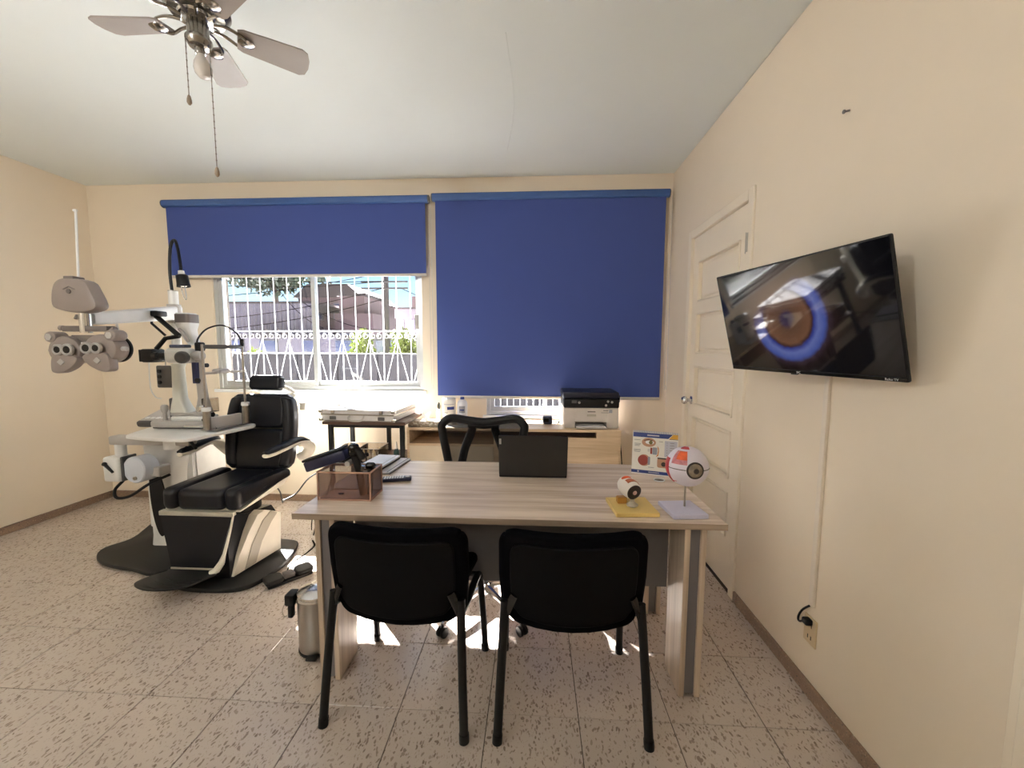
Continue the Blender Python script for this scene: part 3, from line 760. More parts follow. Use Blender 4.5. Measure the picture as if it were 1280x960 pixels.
visitor_chair((-.502, 1.556, 0), R(-3.4), 'black padded visitor chair with its back to us, left of the two')
visitor_chair((.145, 1.550, 0), R(1.0), 'black padded visitor chair with its back to us, right of the two')

# ------------------------------------------------------------------ office chair
m_mesh = sheer('office_chair_mesh', (14, 12, 11), 0.2, 0.0)
oc = thing('office_chair', 'black mesh backed swivel office chair behind the desk', 'chair', (-.27, 2.12, 0))
ox, oy = -.27, 2.12
MB().cyl((ox, oy, .06), (ox, oy, .12), .035, .03, 18).build('hub', m_chrome, oc)
MB().cyl((ox, oy, .12), (ox, oy, .42), .025, .018, 16).build('gas_lift', m_blk, oc)
for k in range(5):
    a = R(-121+72*k); d = Vector((math.cos(a), math.sin(a), 0)); sdv = Vector((-d.y, d.x, 0))
    e = Vector((ox, oy, 0))+d*.335
    l_ = MB().tube([Vector((ox, oy, .095))+d*.02, Vector((ox, oy, .085))+d*.17, e+Vector((0, 0, .062))], [.02, .017, .011], 10).build('base_arm', m_chrome, oc)
    q = MB(); q.cyl(e+sdv*.022+Vector((0, 0, .0255)), e+sdv*.004+Vector((0, 0, .0255)), .025, n=18, bev=.004)
    q.cyl(e-sdv*.022+Vector((0, 0, .0255)), e-sdv*.004+Vector((0, 0, .0255)), .025, n=18, bev=.004)
    q.cyl(e+Vector((0, 0, .025)), e+Vector((0, 0, .064)), .006, n=8); q.build('caster', m_blk, l_)
MB().rbox((ox-.01, oy+.05, .475), (.48, .46, .07), .03, 7, (2, .09), lambda q, p: (q.x, q.y, q.z+.012*p[0]**2)).build('seat', m_blk2, oc)
MB().cbox((ox, oy+.03, .43), (.2, .22, .035), .01).build('tilt_mechanism', m_blk, oc)
yb_ = 2.47; bx = -.325
def onback(x, z): return Vector((bx+x, yb_+.10*(z-.6)-.35*x*x*.6+.03, z))
fr = [(-.19, .575), (-.215, .66), (-.262, .88), (-.262, .935), (-.21, .972), (-.1, .958), (0, .948), (.1, .958), (.21, .972), (.262, .935), (.262, .88), (.215, .66), (.19, .575), (0, .565)]
pts = smooth_path([onback(*p) for p in fr], 6, True)
MB().tube(pts, .027, 12, True, flat=1.0).build('back_frame', m_blk, oc)
q = MB()
rows = []
for j in range(11):
    z = .575+(.955-.575)*j/10; hw = .19+(.255-.19)*min(1, j/7)
    rows.append([onback(hw*(-1+2*i/12), z) for i in range(13)])
for j in range(10):
    for i in range(12): q.quad(rows[j][i], rows[j][i+1], rows[j+1][i+1], rows[j+1][i])
bmesh.ops.remove_doubles(q.bm, verts=q.bm.verts[:], dist=1e-5)
q.build('back_mesh', m_mesh, oc)
q = MB()
q.tube(smooth_path([onback(-.09, .955)+Vector((0, .02, 0)), onback(-.075, .90)+Vector((0, .03, 0)), onback(-.125, .76)+Vector((0, .035, 0)), onback(-.16, .58)+Vector((0, .03, 0))], 6), .027, 10)
q.tube(smooth_path([onback(.09, .955)+Vector((0, .02, 0)), onback(.075, .90)+Vector((0, .03, 0)), onback(.125, .76)+Vector((0, .035, 0)), onback(.16, .58)+Vector((0, .03, 0))], 6), .027, 10)
q.tube([onback(-.1, .935)+Vector((0, .02, 0)), onback(0, .925)+Vector((0, .025, 0)), onback(.1, .935)+Vector((0, .02, 0))], .026, 10)
q.build('back_brace', m_blk, oc)
MB().tube(smooth_path([(ox, oy+.1, .42), (ox-.02, oy+.3, .42), (bx, yb_+.06, .50), (bx, yb_+.06, .60)], 5), .025, 10, flat=1.4).build('back_support', m_blk, oc)

# ------------------------------------------------------------------ laptop
lp = thing('laptop', 'open black laptop with its lid towards the visitor chairs', 'laptop', (-.0, 2.14, DZT))
MB().box(-.178, .175, 2.035, 2.265, DZT+.001, DZT+.017, .004, 2).build('laptop_base', m_blk, lp, smooth=False)
q = MB(); 
for j in range(5):
    for i in range(13): q.box(-.155+i*.024, -.135+i*.024, 2.09+j*.02, 2.106+j*.02, DZT+.017, DZT+.0185)
q.build('keyboard', m_inst3, lp, smooth=False)
Ml = Matrix.Translation((-.0015, 2.037, DZT+.012)) @ Matrix.Rotation(R(10), 4, 'X')
ld_ = MB().prism(rrect(.353, .222, .008, 4, 0, .113), -.006, 0, M=Ml, axis='y').build('lid', mat('laptop_lid', (36, 34, 34), .42, var=(30, .06)), lp)
MB().prism(rrect(.33, .19, .004, 3, 0, .113), .0002, .001, M=Ml, axis='y').build('display', m_blk_gloss, ld_)
MB().prism(rrect(.011, .030, .001, 2, -.168, .192), -.0066, -.0058, M=Ml, axis='y').build('name_plate', m_inst2, ld_)

# ------------------------------------------------------------------ rose clear organiser box on the desk and what stands in it
m_rose = glass('rose_acrylic', (214, 178, 162), 0.12)
m_rose_s = mat('rose_acrylic_edge', (178, 140, 122), .25)
bx0, bx1, by0, by1, bz0, bz1 = -.952, -.715, 1.668, 1.80, DZT+.001, DZT+.128
ob = thing('organiser_box', 'rose tinted clear organiser box at the left end of the desk', 'box', ((bx0+bx1)/2, (by0+by1)/2, DZT))
MB().box(bx0, bx1, by0, by1, bz0, bz0+.004).build('base', m_rose_s, ob, smooth=False)
m_rosep = sheer('rose_smoked_panel', (132, 98, 84), 0.55, 0.25, .2)
for a in ((bx0, bx1, by0, by0+.003), (bx0, bx1, by1-.003, by1), (bx0, bx0+.003, by0+.003, by1-.003), (bx1-.003, bx1, by0+.003, by1-.003)):
    MB().box(*a, bz0+.004, bz1).build('side', m_rosep, ob, smooth=False)
q = MB(); e = .003
for z in (bz0+.004, bz1):
    for x in (bx0, bx1): q.box(x-e, x+e, by0-e, by1+e, z-e, z+e)
    for y in (by0, by1): q.box(bx0-e, bx1+e, y-e, y+e, z-e, z+e)
for x in (bx0, bx1):
    for y in (by0, by1): q.box(x-e, x+e, y-e, y+e, bz0, bz1)
q.build('edge_trim', m_rose_s, ob, smooth=False)
q = MB()
for k in range(4): q.sphere((-.865+k*.012, by0-.001, DZT+.048), .0016, 6, 4)
q.box(-.858, -.835, by0-.0008, by0, DZT+.030, DZT+.036); q.build('maker_mark', m_blk, ob)
m_navyb = mat('navy_plastic', (22, 26, 58), .35)
# flat navy instrument case leaning out to the left
c0 = at(376, 582, y=1.70); c1 = at(383, 600, y=1.70); c2 = at(436, 567, y=1.73)
t = thing('instrument_case', 'flat dark navy case leaning out of the left side of the organiser box', 'case', (-.95, 1.73, DZT+.12))
Mc = Matrix.Translation((-.928, 1.738, DZT+.172)) @ Matrix.Rotation(R(-19), 4, 'Y')
MB().box(-.115, .085, -.030, .030, -.027, .020, .008, 2, M=Mc).build('case_body', m_navyb, t)
MB().box(-.115, .085, -.032, .032, .021, .032, .004, 2, M=Mc).build('case_lid', m_blk, t)
t = thing('ophthalmoscope', 'black handheld eye instrument with curved head standing in the organiser box', 'instrument', (-.80, 1.735, DZT))
MB().tube(smooth_path([(-.775, 1.735, DZT+.006), (-.79, 1.735, DZT+.10), (-.805, 1.735, DZT+.165), (-.812, 1.735, DZT+.19)], 5), .017, 14).build('handle', m_blk, t)
MB().rbox((-.815, 1.735, DZT+.212), (.046, .046, .06), .018, 5, M=None).build('head', m_blk_gloss, t)
MB().tube(smooth_path([(-.815, 1.735, DZT+.225), (-.79, 1.73, DZT+.205), (-.765, 1.725, DZT+.175)], 5), [.018]*5+[.016]*5+[.014], 12).build('brow_rest', m_blk, t)
MB().cyl((-.835, 1.708, DZT+.155), (-.835, 1.75, DZT+.155), .012, n=16).build('lens_ring', m_inst2, t)
t = thing('retinoscope', 'short black handle with rounded end at the right of the organiser box', 'instrument', (-.735, 1.74, DZT))
MB().tube(smooth_path([(-.752, 1.745, DZT+.008), (-.745, 1.742, DZT+.07), (-.742, 1.74, DZT+.128)], 5), .014, 14).build('handle', m_blk, t)
MB().rbox((-.741, 1.74, DZT+.138), (.046, .03, .034), .014, 5).build('head', m_blk_gloss, t)
MB().cyl((-.778, 1.73, DZT+.12), (-.772, 1.73, DZT+.142), .008, n=12).build('collar', m_chrome, t)
t = thing('occluder', 'black paddle occluder lying across the organiser box', 'instrument', (-.86, 1.75, DZT+.13))
Mo = Matrix.Translation((-.858, 1.772, DZT+.155)) @ Matrix.Rotation(R(-14), 4, 'Y')
MB().prism(circ(.03, 22), -.003, .003, M=Mo @ Matrix.Translation((.0, 0, .01)), axis='y').build('paddle', m_blk, t)
MB().box(.02, .10, -.004, .004, -.004, .014, .003, 1, M=Mo).build('handle', m_blk, t)
# trial frame on the bottom of the box, pen
tag(MB().cyl((-.93, 1.70, DZT+.012), (-.90, 1.715, DZT+.125), .004, n=8).build('pen', m_chrome), 'slim metal pen standing inside the organiser box', 'pen')

# ------------------------------------------------------------------ notebooks, remote
t = thing('notebook', 'closed notebook with white cover on top of the pile by the organiser box', 'notebook', (-.88, 2.19, DZT+.02))
Mn = Matrix.Translation((-.876, 2.185, 0)) @ Matrix.Rotation(R(-6), 4, 'Z')
MB().box(-.068, .068, -.125, .125, DZT+.0135, DZT+.022, .002, 1, M=Mn).build('back_cover', m_blk, t, smooth=False)
MB().box(-.066, .066, -.123, .123, DZT+.0225, DZT+.030, .001, 1, M=Mn).build('pages', m_paper, t, smooth=False)
MB().box(-.068, .068, -.125, .125, DZT+.0305, DZT+.034, .0015, 1, M=Mn).build('front_cover', mat('notebook_white', (226, 228, 240), .35), t, smooth=False)
MB().box(.046, .049, -.125, .125, DZT+.0341, DZT+.035, M=Mn).build('elastic_band', m_inst2, t, smooth=False)
t = thing('clipboard', 'larger grey edged folder lying under the white notebook', 'folder', (-.84, 2.19, DZT))
Mn = Matrix.Translation((-.838, 2.185, 0)) @ Matrix.Rotation(R(-6), 4, 'Z')
MB().box(-.088, .088, -.14, .14, DZT+.0005, DZT+.004, .001, 1, M=Mn).build('back_cover', m_inst3, t, smooth=False)
MB().box(-.086, .083, -.138, .138, DZT+.0042, DZT+.0095, M=Mn).build('sheets', m_paper, t, smooth=False)
MB().box(-.088, .088, -.14, .14, DZT+.0097, DZT+.0128, .001, 1, M=Mn).build('front_cover', mat('folder_grey', (196, 192, 192), .4), t, smooth=False)
MB().box(.068, .076, -.14, .14, DZT+.0129, DZT+.0134, M=Mn).build('spine_stripe', m_inst3, t, smooth=False)
t = thing('remote_control', 'dark remote control with rows of pale keys beside the notebooks', 'remote', (-.69, 1.945, DZT))
Mr = Matrix.Translation((-.695, 1.95, DZT)) @ Matrix.Rotation(R(14), 4, 'Z')
MB().box(-.072, .072, -.026, .026, .001, .017, .005, 2, M=Mr).build('remote_body', m_navyb, t)
for i in range(8):
    for j in range(3):
        q = MB(); q.box(-.062+i*.0125, -.053+i*.0125, -.019+j*.0135, -.009+j*.0135, .0172, .0195, .001, 1, M=Mr); q.build('key', m_inst, t, smooth=False)
q = MB(); q.cyl(Mr @ Vector((.053, 0, .0172)), Mr @ Vector((.053, 0, .0195)), .010, n=16); q.build('power_key', m_inst2, t)

# ------------------------------------------------------------------ eye chart easel, eye models, lens
ch = thing('anatomy_chart', 'spiral bound desk chart of eye anatomy with blue header standing on the desk', 'chart', (.64, 2.12, DZT))
A = at(789, 591, z=DZT+.001); B = at(846.5, 597.5, z=DZT+.001); U = (B-A); Wd = U.length; U.normalize(); Nn = Vector((U.y, -U.x, 0)); 
lean = R(13); V = Vector((0, 0, 1))*math.cos(lean) - Nn*math.sin(lean); N3 = U.cross(V).normalized()
Mh = Matrix((U, V, N3)).transposed().to_4x4(); Mh.translation = A
Hc = .232
MB().box(0, Wd, 0, Hc, -.002, 0, M=Mh).build('card', mat('chart_card', (232, 228, 220), .5), ch, smooth=False)
Mb2 = Matrix((U, (Vector((0, 0, 1))*math.cos(lean) + Nn*math.sin(lean)), -U.cross(V).normalized())).transposed().to_4x4()
back = A - Nn*(2*Hc*math.sin(lean)); Mk2 = Matrix((U, Vector((0, 0, 1))*math.cos(lean)+Nn*math.sin(lean), Vector((0, 0, 0)))).transposed().to_4x4()
q = MB(); p_ = [back+Vector((0, 0, .001)), back+U*Wd+Vector((0, 0, .001)), A+V*Hc+U*Wd-N3*.003, A+V*Hc-N3*.003]
q.loft([p_, [v-Nn*.0015 for v in p_]]); q.build('rear_stand', m_inst, ch, smooth=False)
m_cblue = mat('chart_blue', (38, 58, 128), .45); m_cyel = mat('chart_yellow', (214, 160, 50), .5); m_cgrey = mat('chart_text_grey', (150, 148, 150), .6)
m_cpan = mat('chart_panel_lilac', (190, 190, 204), .5); m_skin = mat('printed_skin', (186, 140, 112), .5); m_red = mat('printed_red', (150, 58, 46), .5)
m_iris = mat('printed_iris', (112, 104, 52), .5); m_dark = mat('printed_dark', (46, 34, 30), .5); m_lsn = mat('printed_lens', (150, 152, 164), .5); m_org = mat('printed_orange', (198, 124, 70), .5)
def flat(name, outl, m, h=.0004, h0=.0001): return MB().prism(outl, h0, h0+h, M=Mh).build(name, m, ch, smooth=False)
flat('header_band', [(0.002, Hc-.034), (Wd-.05, Hc-.034), (Wd-.03, Hc-.012), (Wd-.03, Hc-.010), (0.002, Hc-.010)], m_cblue)
flat('title_strip', rrect(.062, .007, .002, 2, .105, Hc-.022), m_cpan, .0004, .0006)
flat('corner_flash', [(Wd-.046, Hc-.034), (Wd-.002, Hc-.034), (Wd-.002, Hc-.010), (Wd-.026, Hc-.010)], m_cyel)
flat('corner_bar', [(Wd-.046, Hc-.037), (Wd-.002, Hc-.037), (Wd-.002, Hc-.0345), (Wd-.046, Hc-.0345)], m_dark)
flat('footer_band', [(0.0, .006), (Wd, .006), (Wd, .022), (0, .022)], m_cblue)
flat('footer_mark', circ(.005, 14, .035, .014), m_cpan, .0004, .0006)
flat('footer_lettering', rrect(.055, .004, .001, 2, .115, .014), m_cpan, .0004, .0006)
flat('side_panel', rrect(.062, .085, .002, 2, Wd-.036, Hc-.088), m_cpan)
q = MB()
for k in range(6): q.prism(rrect(.022, .0035, .001, 2, Wd-.030, Hc-.056-k*.013), .0006, .0009, M=Mh); q.prism(circ(.0025, 8, Wd-.055, Hc-.056-k*.013), .0006, .0009, M=Mh)
for (u, v, w_) in ((.024, Hc-.050, .034), (.026, Hc-.070, .034), (.026, Hc-.076, .030), (.024, Hc-.082, .026), (.026, Hc-.102, .036), (.026, Hc-.108, .036), (.026, Hc-.114, .03), (.145, Hc-.052, .02), (.10, .04, .03), (.085, Hc-.098, .012), (.085, Hc-.106, .012)): q.prism(rrect(w_, .0028, .001, 2, u, v), .0002, .0005, M=Mh)
q.build('lettering', m_cgrey, ch, smooth=False)
flat('eyelid_picture', circ(.036, 26, .084, Hc-.060, .024), m_skin)
flat('eye_white', circ(.022, 22, .088, Hc-.060, .010), m_paper, .0004, .0006)
flat('iris_picture', circ(.010, 18, .094, Hc-.060, .010), m_iris, .0004, .0011)
flat('brow_picture', [(.058, Hc-.050), (.08, Hc-.043), (.104, Hc-.048), (.104, Hc-.051), (.08, Hc-.047), (.06, Hc-.053)], m_dark, .0004, .0011)
flat('retina_strip', rrect(.010, .034, .002, 2, .098, Hc-.104), m_red)
flat('lens_block', rrect(.024, .038, .004, 3, .116, Hc-.104), m_lsn)
flat('cornea_arc', [(.128, Hc-.075), (.136, Hc-.088), (.137, Hc-.105), (.134, Hc-.128), (.122, Hc-.134), (.130, Hc-.12), (.132, Hc-.10)], m_org)
flat('eyeball_ring', circ(.031, 28, .063, .075), m_skin); flat('eyeball_section', circ(.027, 28, .058, .075), m_red, .0004, .0006)
flat('ciliary_picture', rrect(.012, .044, .005, 3, .088, .074), m_lsn, .0004, .0011)
flat('profile_picture', rrect(.06, .05, .01, 3, .160, .068), m_skin); flat('profile_iris', circ(.012, 18, .162, .062), m_dark, .0004, .0006); flat('profile_brow', rrect(.05, .007, .003, 2, .155, .092), m_dark, .0004, .0006)
q = MB()
for k in range(26):
    u = .006+(Wd-.012)*k/25
    q.tube([Mh @ Vector((u, Hc-.005+.006*math.cos(a), -.002+.006*math.sin(a))) for a in [2*PI*j/8 for j in range(8)]], .0011, 5, True)
q.build('spiral_binding', m_cblue, ch)
# big eyeball model
eb = thing('eye_model', 'large white eyeball model on a steel rod and pale lilac base', 'model', (.632, 1.64, DZT))
m_lil = mat('lilac_plastic', (206, 204, 226), .4); m_sclera = mat('white_sclera', (226, 220, 232), .35)
m_redm = mat('model_red', (186, 44, 52), .35); m_orgm = mat('model_orange', (222, 96, 48), .4, var=(40, .2)); m_pinkm = mat('model_pink', (206, 130, 138), .4, var=(60, .25))
MB().box(.548, .690, 1.560, 1.715, DZT+.001, DZT+.019, .003, 2, M=Matrix.Translation((.622, 1.638, 0)) @ Matrix.Rotation(R(6), 4, 'Z') @ Matrix.Translation((-.622, -1.638, 0))).build('base', m_lil, eb, smooth=False)
MB().cyl((.632, 1.65, DZT+.019), (.632, 1.65, .868), .004, n=12).build('rod', m_steel, eb)
ec = Vector((.634, 1.645, .942)); er = .082
MB().sphere(ec, er, 40, 26).build('eyeball', m_sclera, eb)
axis_ = Vector((.03, -.99, .05)).normalized()     # towards which the model's cornea looks
def onsphere(d, n=24, r0=.0, r1=.03, lift=.0006, h=.002):
    pass
q = MB(); q.lathe([(.0325, -.0065), (.034, .001), (.031, .004), (.028, .003)], ec+axis_*(er*.925), axis_, 28); q.build('limbus_ring', m_dark, eb)
q = MB(); q.lathe([(.029, .0), (.026, .006), (.016, .012), (.004, .0145), (.0005, .015)], ec+axis_*(er*.925), axis_, 28); irb = q.build('iris', mat('model_iris', (140, 126, 108), .2, var=(60, .3)), eb)
q = MB(); q.lathe([(.011, .0), (.009, .003), (.001, .004)], ec+axis_*(er*.925+.0128), axis_, 20); q.build('pupil', m_dark, irb)
q = MB(); sv = axis_.cross(Vector((0, 0, 1))).normalized(); uv_ = sv.cross(axis_)
def sph(az, el, k=1.0):
    return ec+(axis_*math.cos(el)*math.cos(az)+sv*math.cos(el)*math.sin(az)+uv_*math.sin(el))*er*k
q.tube([sph(R(25+ (310)*t/40), 0.0) for t in range(41)], .0016, 5); q.build('equator_seam', m_dark, eb)
def patch(az0, az1, el0, el1, k=1.006, n=8, shear=0):
    q = MB(); G = [[sph(R(az0+(az1-az0)*i/n+shear*j/n), R(el0+(el1-el0)*j/n), k) for i in range(n+1)] for j in range(n+1)]
    H = [[sph(R(az0+(az1-az0)*i/n+shear*j/n), R(el0+(el1-el0)*j/n), .97) for i in range(n+1)] for j in range(n+1)]
    ring = lambda g: g[0]+[r[-1] for r in g[1:]]+list(reversed(g[-1][:-1]))+[r[0] for r in reversed(g[1:-1])]
    for j in range(n):
        for i in range(n): q.quad(G[j][i], G[j][i+1], G[j+1][i+1], G[j+1][i])
    a, c = ring(G), ring(H)
    for i in range(len(a)): q.quad(a[i], a[(i+1) % len(a)], c[(i+1) % len(c)], c[i])
    bmesh.ops.remove_doubles(q.bm, verts=q.bm.verts[:], dist=1e-5); return q
SG = 1
patch(SG*18, SG*72, 10, 60, 1.006).build('window_rim', m_sclera, eb)
patch(SG*22, SG*69, 14, 56, 1.014).build('choroid_window', m_pinkm, eb)
patch(SG*23, SG*56, 27, 55, 1.02).build('retina_window', m_orgm, eb)
patch(SG*80, SG*104, -48, 26, 1.035).build('muscle', m_redm, eb)
patch(SG*10, SG*70, 66, 80, 1.03).build('muscle', m_redm, eb)
q = MB(); q.tube([sph(R(88), R(-44), 1.02), sph(R(60), R(-40), 1.015)], .0016, 5); q.build('nerve', m_redm, eb)
# small eye model
es = thing('eye_model', 'small opened eye model with dark iris on a yellow base', 'model', (.415, 1.65, DZT))
Ms = Matrix.Translation((.415, 1.655, DZT)) @ Matrix.Rotation(R(4), 4, 'Z')
MB().box(-.088, .088, -.088, .088, .001, .018, .003, 2, M=Ms).build('base', mat('yellow_plastic', (222, 192, 118), .45), es, smooth=False)
MB().box(-.055, -.015, .01, .04, .018, .045, .003, 1, M=Ms).build('side_block', mat('amber_plastic', (178, 128, 52), .4), es, smooth=False)
MB().lathe([(.022, 0), (.024, .006), (.016, .012), (.009, .02), (.009, .034)], Ms @ Vector((0, -.01, .018)), (0, 0, 1), 20).build('pedestal', mat('grey_stand', (176, 166, 150), .35), es)
sc_ = Vector((.408, 1.655, .838)); ax2 = Vector((.35, -.90, -.22)).normalized()
q = MB(); q.lathe([(.03, -.052), (.036, -.04), (.039, -.02), (.0395, 0), (.037, .016), (.033, .024), (.0315, .026)], sc_, ax2, 28); q.build('eye_shell', mat('ivory_shell', (228, 222, 216), .35), es)
q = MB(); q.lathe([(.031, 0), (.0325, .004), (.028, .007), (.012, .008), (.0115, .006)], sc_+ax2*.026, ax2, 28); ir2 = q.build('iris', m_dark, es)
q = MB(); q.lathe([(.0095, .0), (.009, .003), (.001, .0055)], sc_+ax2*.033, ax2, 16); q.build('lens', mat('model_lens_pink', (214, 178, 170), .2), ir2)
u_, v_, d_ = frame(ax2)
q = MB()
for i in range(8): 
    pass
up2 = (Vector((0, 0, 1))-ax2*ax2.z).normalized(); sd2 = ax2.cross(up2)
G = []
for i in range(9):
    u = -.050+.058*i/8; row = []
    for k in range(9):
        a = R(-62+95*k/8); rd = .0405*math.sqrt(max(.15, 1-(u/.062)**2))
        row.append(sc_+ax2*u+(up2*math.cos(a)-sd2*math.sin(a)*-1)*rd)
    G.append(row)
for i in range(8):
    for k in range(8): q.quad(G[i][k], G[i][k+1], G[i+1][k+1], G[i+1][k])
bmesh.ops.remove_doubles(q.bm, verts=q.bm.verts[:], dist=1e-6)
bmesh.ops.solidify(q.bm, geom=q.bm.faces[:], thickness=.002)
q.build('cutaway_wall', mat('model_brown', (176, 96, 60), .4, var=(60, .3)), es)
q = MB(); q.sphere(sc_-ax2*.030+up2*.030+sd2*.004, (.022, .012, .012), 16, 8); q.build('retina_window', m_orgm, es)
# loose trial lens
t = thing('trial_lens', 'small white rimmed lens lying between the chart and the eye models', 'lens', (.645, 2.03, DZT))
MB().tube([(.645+.026*math.cos(2*PI*k/28), 2.03+.026*math.sin(2*PI*k/28), DZT+.004) for k in range(28)], .0028, 6, True).build('rim', m_inst, t)
MB().cyl((.645, 2.03, DZT+.0004), (.645, 2.03, DZT+.0016), .0235, n=28).build('glass_disc', m_clear, t)
# ------------------------------------------------------------------ television on its bracket
TVC = Vector((.956, 1.554, 1.537)); tu = Vector((.211, -.977, -.006)).normalized(); tv_ = Vector((-.253, -.060, .966)); tv_ = (tv_-tu*tv_.dot(tu)).normalized(); tn = tu.cross(tv_)
Mt = Matrix((tu, tv_, tn)).transposed().to_4x4(); Mt.translation = TVC
if tn.x > 0: raise RuntimeError('tv normal')
tv = thing('television', 'black flat television showing a close up eye, tilted on the right wall', 'television', M=Mt)
TW, THh = .728, .430
MB().loft([[Mt @ Vector((u, v, w_)) for u, v in rrect(TW*k, THh*k, .006, 3)] for k, w_ in ((.86, -.032), (.985, -.012), (1.0, -.007), (1.0, -.001), (.996, 0))]).build('housing', m_blk, tv)
MB().box(-TW/2+.10, TW/2-.10, -.16, .12, -.055, -.029, .012, 2, M=Mt).build('rear_cover', m_blk, tv)
def screen_mat():
    m = bpy.data.materials.new('tv_screen'); m.use_nodes = True; n = m.node_tree.nodes; l = m.node_tree.links; b = n['Principled BSDF']
    b.inputs['Base Color'].default_value = (.004, .004, .005, 1); b.inputs['Roughness'].default_value = .045; b.inputs['Specular IOR Level'].default_value = .5
    tc = n.new('ShaderNodeTexCoord'); sp = n.new('ShaderNodeSeparateXYZ'); l.new(tc.outputs['Object'], sp.inputs[0])
    def M2(op, a, bb):
        k = n.new('ShaderNodeMath'); k.operation = op
        for i, v in enumerate((a, bb)):
            if isinstance(v, (int, float)): k.inputs[i].default_value = v
            else: l.new(v, k.inputs[i])
        return k.outputs[0]
    cx, cy = -.022, .000
    dx = M2('SUBTRACT', sp.outputs[0], cx); dy = M2('SUBTRACT', sp.outputs[1], cy)
    d = M2('SQRT', M2('ADD', M2('MULTIPLY', dx, dx), M2('MULTIPLY', dy, dy)), 0)
    no = n.new('ShaderNodeTexNoise'); no.inputs['Scale'].default_value = 30; l.new(tc.outputs['Object'], no.inputs['Vector'])
    d2 = M2('ADD', d, M2('MULTIPLY', M2('SUBTRACT', no.outputs['Fac'], .5), .012))
    cr = n.new('ShaderNodeValToRGB'); e = cr.color_ramp.elements
    stops = [(0, (30, 26, 60)), (.10, (58, 46, 70)), (.17, (92, 66, 50)), (.40, (112, 78, 58)), (.455, (66, 44, 40)), (.49, (52, 60, 130)), (.56, (98, 108, 166)), (.66, (70, 84, 150)), (.72, (54, 40, 48)), (.80, (30, 20, 20)), (1, (6, 6, 8))]
    e[0].position = stops[0][0]; e[0].color = lin(stops[0][1]); e[1].position = 1; e[1].color = lin(stops[-1][1])
    for p_, c in stops[1:-1]:
        k = e.new(p_); k.color = lin(c)
    l.new(M2('MULTIPLY', d2, 1/.235), cr.inputs[0])
    # upper left of the ring is covered by the lid: warm skin
    lid = M2('SUBTRACT', M2('MULTIPLY', dy, .85), M2('MULTIPLY', dx, .5))
    mr = n.new('ShaderNodeMapRange'); mr.inputs[1].default_value = .02; mr.inputs[2].default_value = .11; l.new(lid, mr.inputs[0])
    band = n.new('ShaderNodeMapRange'); band.inputs[1].default_value = .24; band.inputs[2].default_value = .13; l.new(d, band.inputs[0])
    sk = n.new('ShaderNodeMix'); sk.data_type = 'RGBA'; sk.inputs['A'].default_value = lin((8, 8, 9)); sk.inputs['B'].default_value = lin((84, 62, 52)); l.new(band.outputs[0], sk.inputs['Factor'])
    mx = n.new('ShaderNodeMix'); mx.data_type = 'RGBA'; l.new(mr.outputs[0], mx.inputs['Factor']); l.new(cr.outputs[0], mx.inputs['A']); l.new(sk.outputs['Result'], mx.inputs['B'])
    l.new(mx.outputs['Result'], b.inputs['Emission Color']); b.inputs['Emission Strength'].default_value = .45
    return m
MB().box(-TW/2+.006, TW/2-.006, -THh/2+.016, THh/2-.006, .0002, .001, M=Mt).build('screen', screen_mat(), tv, smooth=False)
MB().box(-TW/2+.004, TW/2-.004, -THh/2+.001, -THh/2+.013, .0002, .003, .001, 1, M=Mt).build('lower_bezel', m_blk_gloss, tv, smooth=False)
m_let = mat('pale_lettering', (215, 215, 215), .5)
text('lettering', 'JVC', .011, m_let, tv, Matrix.Translation((-.005, -THh/2+.0070, .0034)))
text('lettering', 'Roku TV', .0105, m_let, tv, Matrix.Translation((TW/2-.045, -THh/2+.0070, .0034)))
MB().box(-.05, -.02, -THh/2-.006, -THh/2, -.015, -.003, .002, 1, M=Mt).build('receiver_window', m_blk, tv, smooth=False)
q = MB(); wy = TVC.y+.02; wz = 1.53
q.box(XR-.012, XR, wy-.10, wy+.10, wz-.11, wz+.11, .003, 1); bk = q.build('wall_plate', m_blk, tv, smooth=False)
q = MB(); q.tube([(XR-.012, wy, wz), (XR-.07, wy-.01, wz), Mt @ Vector((0, .0, -.055))], .016, 10); q.build('bracket_arm', m_blk, tv)
# cable trunking, socket, plug
a = at(1037, 478, x=XR); c = at(1017, 758, x=XR); yc_ = (a.y+c.y)/2
t = thing('cable_trunking', 'narrow white cable trunking running down the wall below the television', 'trunking', (XR, yc_, c.z))
MB().box(XR-.013, XR, yc_-.013, yc_+.013, c.z, 1.50, .002, 1).build('cover', mat('trunking_white', (226, 214, 198), .4), t, smooth=False)
oc_ = at(1014, 788, x=XR)
t = thing('wall_socket', 'beige wall socket low on the right wall under the trunking', 'socket', (XR, oc_.y, oc_.z))
MB().box(XR-.007, XR, oc_.y-.036, oc_.y+.036, oc_.z-.058, oc_.z+.058, .004, 2).build('socket_plate', mat('beige_plastic', (206, 184, 148), .4), t, smooth=False)
q = MB()
for z in (-.028, .022): q.box(XR-.0078, XR-.007, oc_.y-.012, oc_.y-.008, oc_.z+z-.008, oc_.z+z+.008); q.box(XR-.0078, XR-.007, oc_.y+.006, oc_.y+.010, oc_.z+z-.008, oc_.z+z+.008)
q.build('slots', m_blk, t, smooth=False)
t = thing('power_cord', 'short black cord looping from the trunking into the wall socket', 'cord', (XR-.03, oc_.y, oc_.z+.03))
pl = at(1008, 775, x=XR-.02); ce = at(1012, 757, x=XR-.008); mid = at(998, 770, x=XR-.02)
MB().tube(smooth_path([ce, at(1003, 762, x=XR-.015), mid, at(999, 776, x=XR-.022), pl], 6), .0042, 8).build('cable', m_blk, t)
MB().rbox(((XR-.008+pl.x)/2-.006, pl.y-.004, pl.z-.002), (.030, .032, .026), .008, 4).build('plug', m_blk, t)

